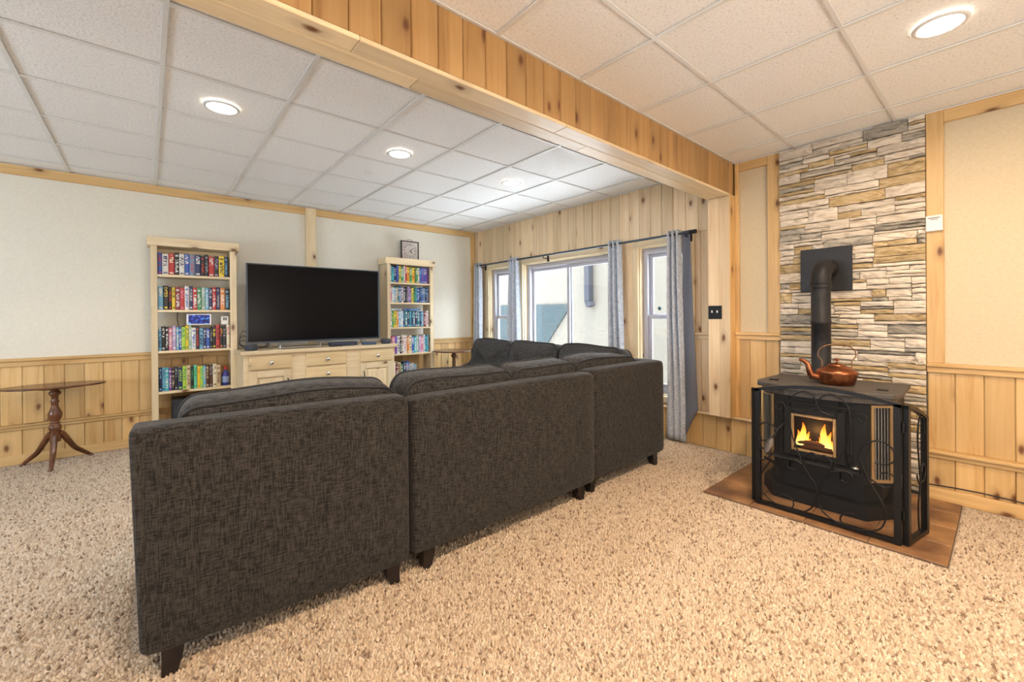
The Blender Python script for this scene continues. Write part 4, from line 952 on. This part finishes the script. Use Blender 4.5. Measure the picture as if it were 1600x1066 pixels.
pts = spline([hd * .083 + Vector((0, 0, .11)), hd * .083 + Vector((0, 0, .155)), hd * .105 + Vector((0, 0, .19)), hd * .095 + Vector((0, 0, .235)), hd * .05 + Vector((0, 0, .262)), Vector((0, 0, .268)), -hd * .05 + Vector((0, 0, .262)), -hd * .095 + Vector((0, 0, .235)), -hd * .105 + Vector((0, 0, .19)), -hd * .083 + Vector((0, 0, .155)), -hd * .083 + Vector((0, 0, .11))], 5)
obj('handle', MB().tube(pts, .0036, 8), mat('handle_bronze', (.22, .12, .06), .35, .9), t)

# ------------------------------------------------------------------ fire screen
t = thing('fire_screen', 'black folding fire screen with iron scrollwork around the stove', 'fire screen', (3.05, .725, .012))
def loc(p): return (p[0] - 3.05, p[1] - .725, p[2] - .012)
def screen_panel(name, A, B, arch, w=.014):
    """A, B: floor points (x, y); arch: list of (u, z) for the top edge"""
    A, B = Vector(A), Vector(B); d = (B - A); n_ = Vector((d.y, -d.x)).normalized() * w
    def pt(u, z_, o): p = A + d * u + n_ * o; return loc((p.x, p.y, z_))
    L = d.length; k = .030 / L
    q = MB()
    def bar(poly_):
        vs = [pt(u, z_, -1) for u, z_ in poly_] + [pt(u, z_, 1) for u, z_ in poly_]; n = len(poly_)
        q.add(vs, [list(range(n))[::-1], [n + i for i in range(n)]] + [[i, (i + 1) % n, n + (i + 1) % n, n + i] for i in range(n)])
    za, zb = arch[0][1], arch[-1][1]
    bar([(0, .016), (k, .016), (k, za - .004), (0, za)]); bar([(1 - k, .016), (1, .016), (1, zb), (1 - k, zb - .004)]); bar([(k, .020), (1 - k, .020), (1 - k, .040), (k, .040)])
    for i in range(len(arch) - 1): (u0, z0), (u1, z1) = arch[i], arch[i + 1]; bar([(u0, z0 - .020), (u1, z1 - .020), (u1, z1), (u0, z0)])
    fr = obj(name, q, iron_mat, t)
    mw = MB(); up_ = [(u, z_ - .012) for u, z_ in arch]
    pg = [pt(0.01, .03, 0)] + [pt(.99, .03, 0)] + [pt(u, z_, 0) for u, z_ in up_[::-1]]
    mw.add(pg, [list(range(len(pg)))]); obj('wire_mesh', mw, wire, fr)
    return fr
arc = [(i / 14, .770 + .050 * math.sin(PI * i / 14) ** .9) for i in range(15)]
mainp = screen_panel('center_panel', (3.05, 1.085), (3.05, .37), arc)
rp = screen_panel('side_panel', (3.062, .355), (3.34, .302), [(i / 6, .765 - .095 * (i / 6) ** 1.6) for i in range(7)])
screen_panel('side_panel', (3.075, 1.105), (3.36, 1.2075), [(i / 6, .765 - .095 * (i / 6) ** 1.6) for i in range(7)])
SCR = [[(0.744, 0.704), (0.762, 0.681), (0.812, 0.663), (0.877, 0.663), (0.892, 0.691), (0.872, 0.744), (0.811, 0.784), (0.761, 0.764), (0.744, 0.713)],
[(0.892, 0.691), (0.89, 0.615), (0.873, 0.506), (0.839, 0.403), (0.805, 0.312), (0.756, 0.237), (0.745, 0.171), (0.765, 0.097), (0.815, 0.045), (0.876, 0.04), (0.975, 0.05), (1.041, 0.1), (1.058, 0.18), (1.031, 0.251), (0.987, 0.326)],
[(0.938, 0.115), (0.897, 0.116), (0.868, 0.087), (0.876, 0.05), (0.911, 0.042)],
[(0.65, 0.656), (0.713, 0.67), (0.737, 0.695), (0.729, 0.75), (0.681, 0.783), (0.627, 0.764), (0.59, 0.704), (0.589, 0.584), (0.606, 0.487), (0.667, 0.349), (0.723, 0.246), (0.741, 0.173), (0.724, 0.091), (0.669, 0.05), (0.608, 0.04), (0.535, 0.04), (0.471, 0.062), (0.44, 0.107), (0.433, 0.172), (0.45, 0.229), (0.484, 0.29), (0.519, 0.361), (0.544, 0.437), (0.536, 0.493), (0.504, 0.537), (0.456, 0.557), (0.409, 0.532), (0.395, 0.492), (0.402, 0.454), (0.436, 0.433), (0.477, 0.435)],
[(0.623, 0.042), (0.633, 0.07), (0.615, 0.102), (0.57, 0.12)],
[(0.536, 0.42), (0.512, 0.358), (0.47, 0.321), (0.43, 0.31), (0.4, 0.337), (0.396, 0.374), (0.423, 0.392), (0.456, 0.378)],
[(0.814, 0.324), (0.809, 0.375), (0.775, 0.416), (0.745, 0.406), (0.74, 0.383)],
[(0.77, 0.372), (0.739, 0.398), (0.706, 0.415), (0.675, 0.385), (0.679, 0.331), (0.723, 0.246)],
[(0.809, 0.325), (0.856, 0.353), (0.892, 0.339), (0.896, 0.298), (0.857, 0.29)],
[(0.679, 0.326), (0.621, 0.347), (0.584, 0.343), (0.577, 0.317), (0.599, 0.285), (0.629, 0.293)],
[(1.02, 0.439), (1.06, 0.437), (1.068, 0.481), (1.062, 0.525), (1.03, 0.552), (0.982, 0.546), (0.956, 0.505)],
[(1.032, 0.378), (1.05, 0.388), (1.066, 0.367), (1.064, 0.326), (1.04, 0.308), (0.992, 0.346), (0.959, 0.405)],
[(0.926, 0.66), (0.958, 0.652), (0.965, 0.672), (0.935, 0.7), (0.908, 0.673), (0.892, 0.624)],
[(0.586, 0.672), (0.532, 0.691), (0.512, 0.672), (0.528, 0.646), (0.552, 0.66)]]
for s_ in SCR: obj('scroll', MB().tube([loc((3.038, p[0], p[1])) for p in spline([(a, b, 0) for a, b in s_], 5)], .0042, 6), iron_mat, mainp)
A, B = Vector((3.062, .355)), Vector((3.34, .302))
for s_ in ([(.55, .06), (.52, .2), (.62, .32), (.55, .45), (.5, .58), (.6, .68), (.8, .66), (.82, .58)], [(.62, .32), (.82, .33), (.88, .39), (.75, .42), (.68, .38)], [(.62, .30), (.5, .34), (.45, .37)]):
    obj('scroll', MB().tube([loc(((A + (B - A) * p.x).x - .004, (A + (B - A) * p.x).y - .008, p.y)) for p in spline([(u, z_, 0) for u, z_ in s_], 5)], .0042, 6), iron_mat, rp)
for z_ in (.15, .62): obj('hinge', MB().tube([loc((3.056, .3625, z_)), loc((3.056, .3625, z_ + .05))], .008, 8), iron_mat, mainp)
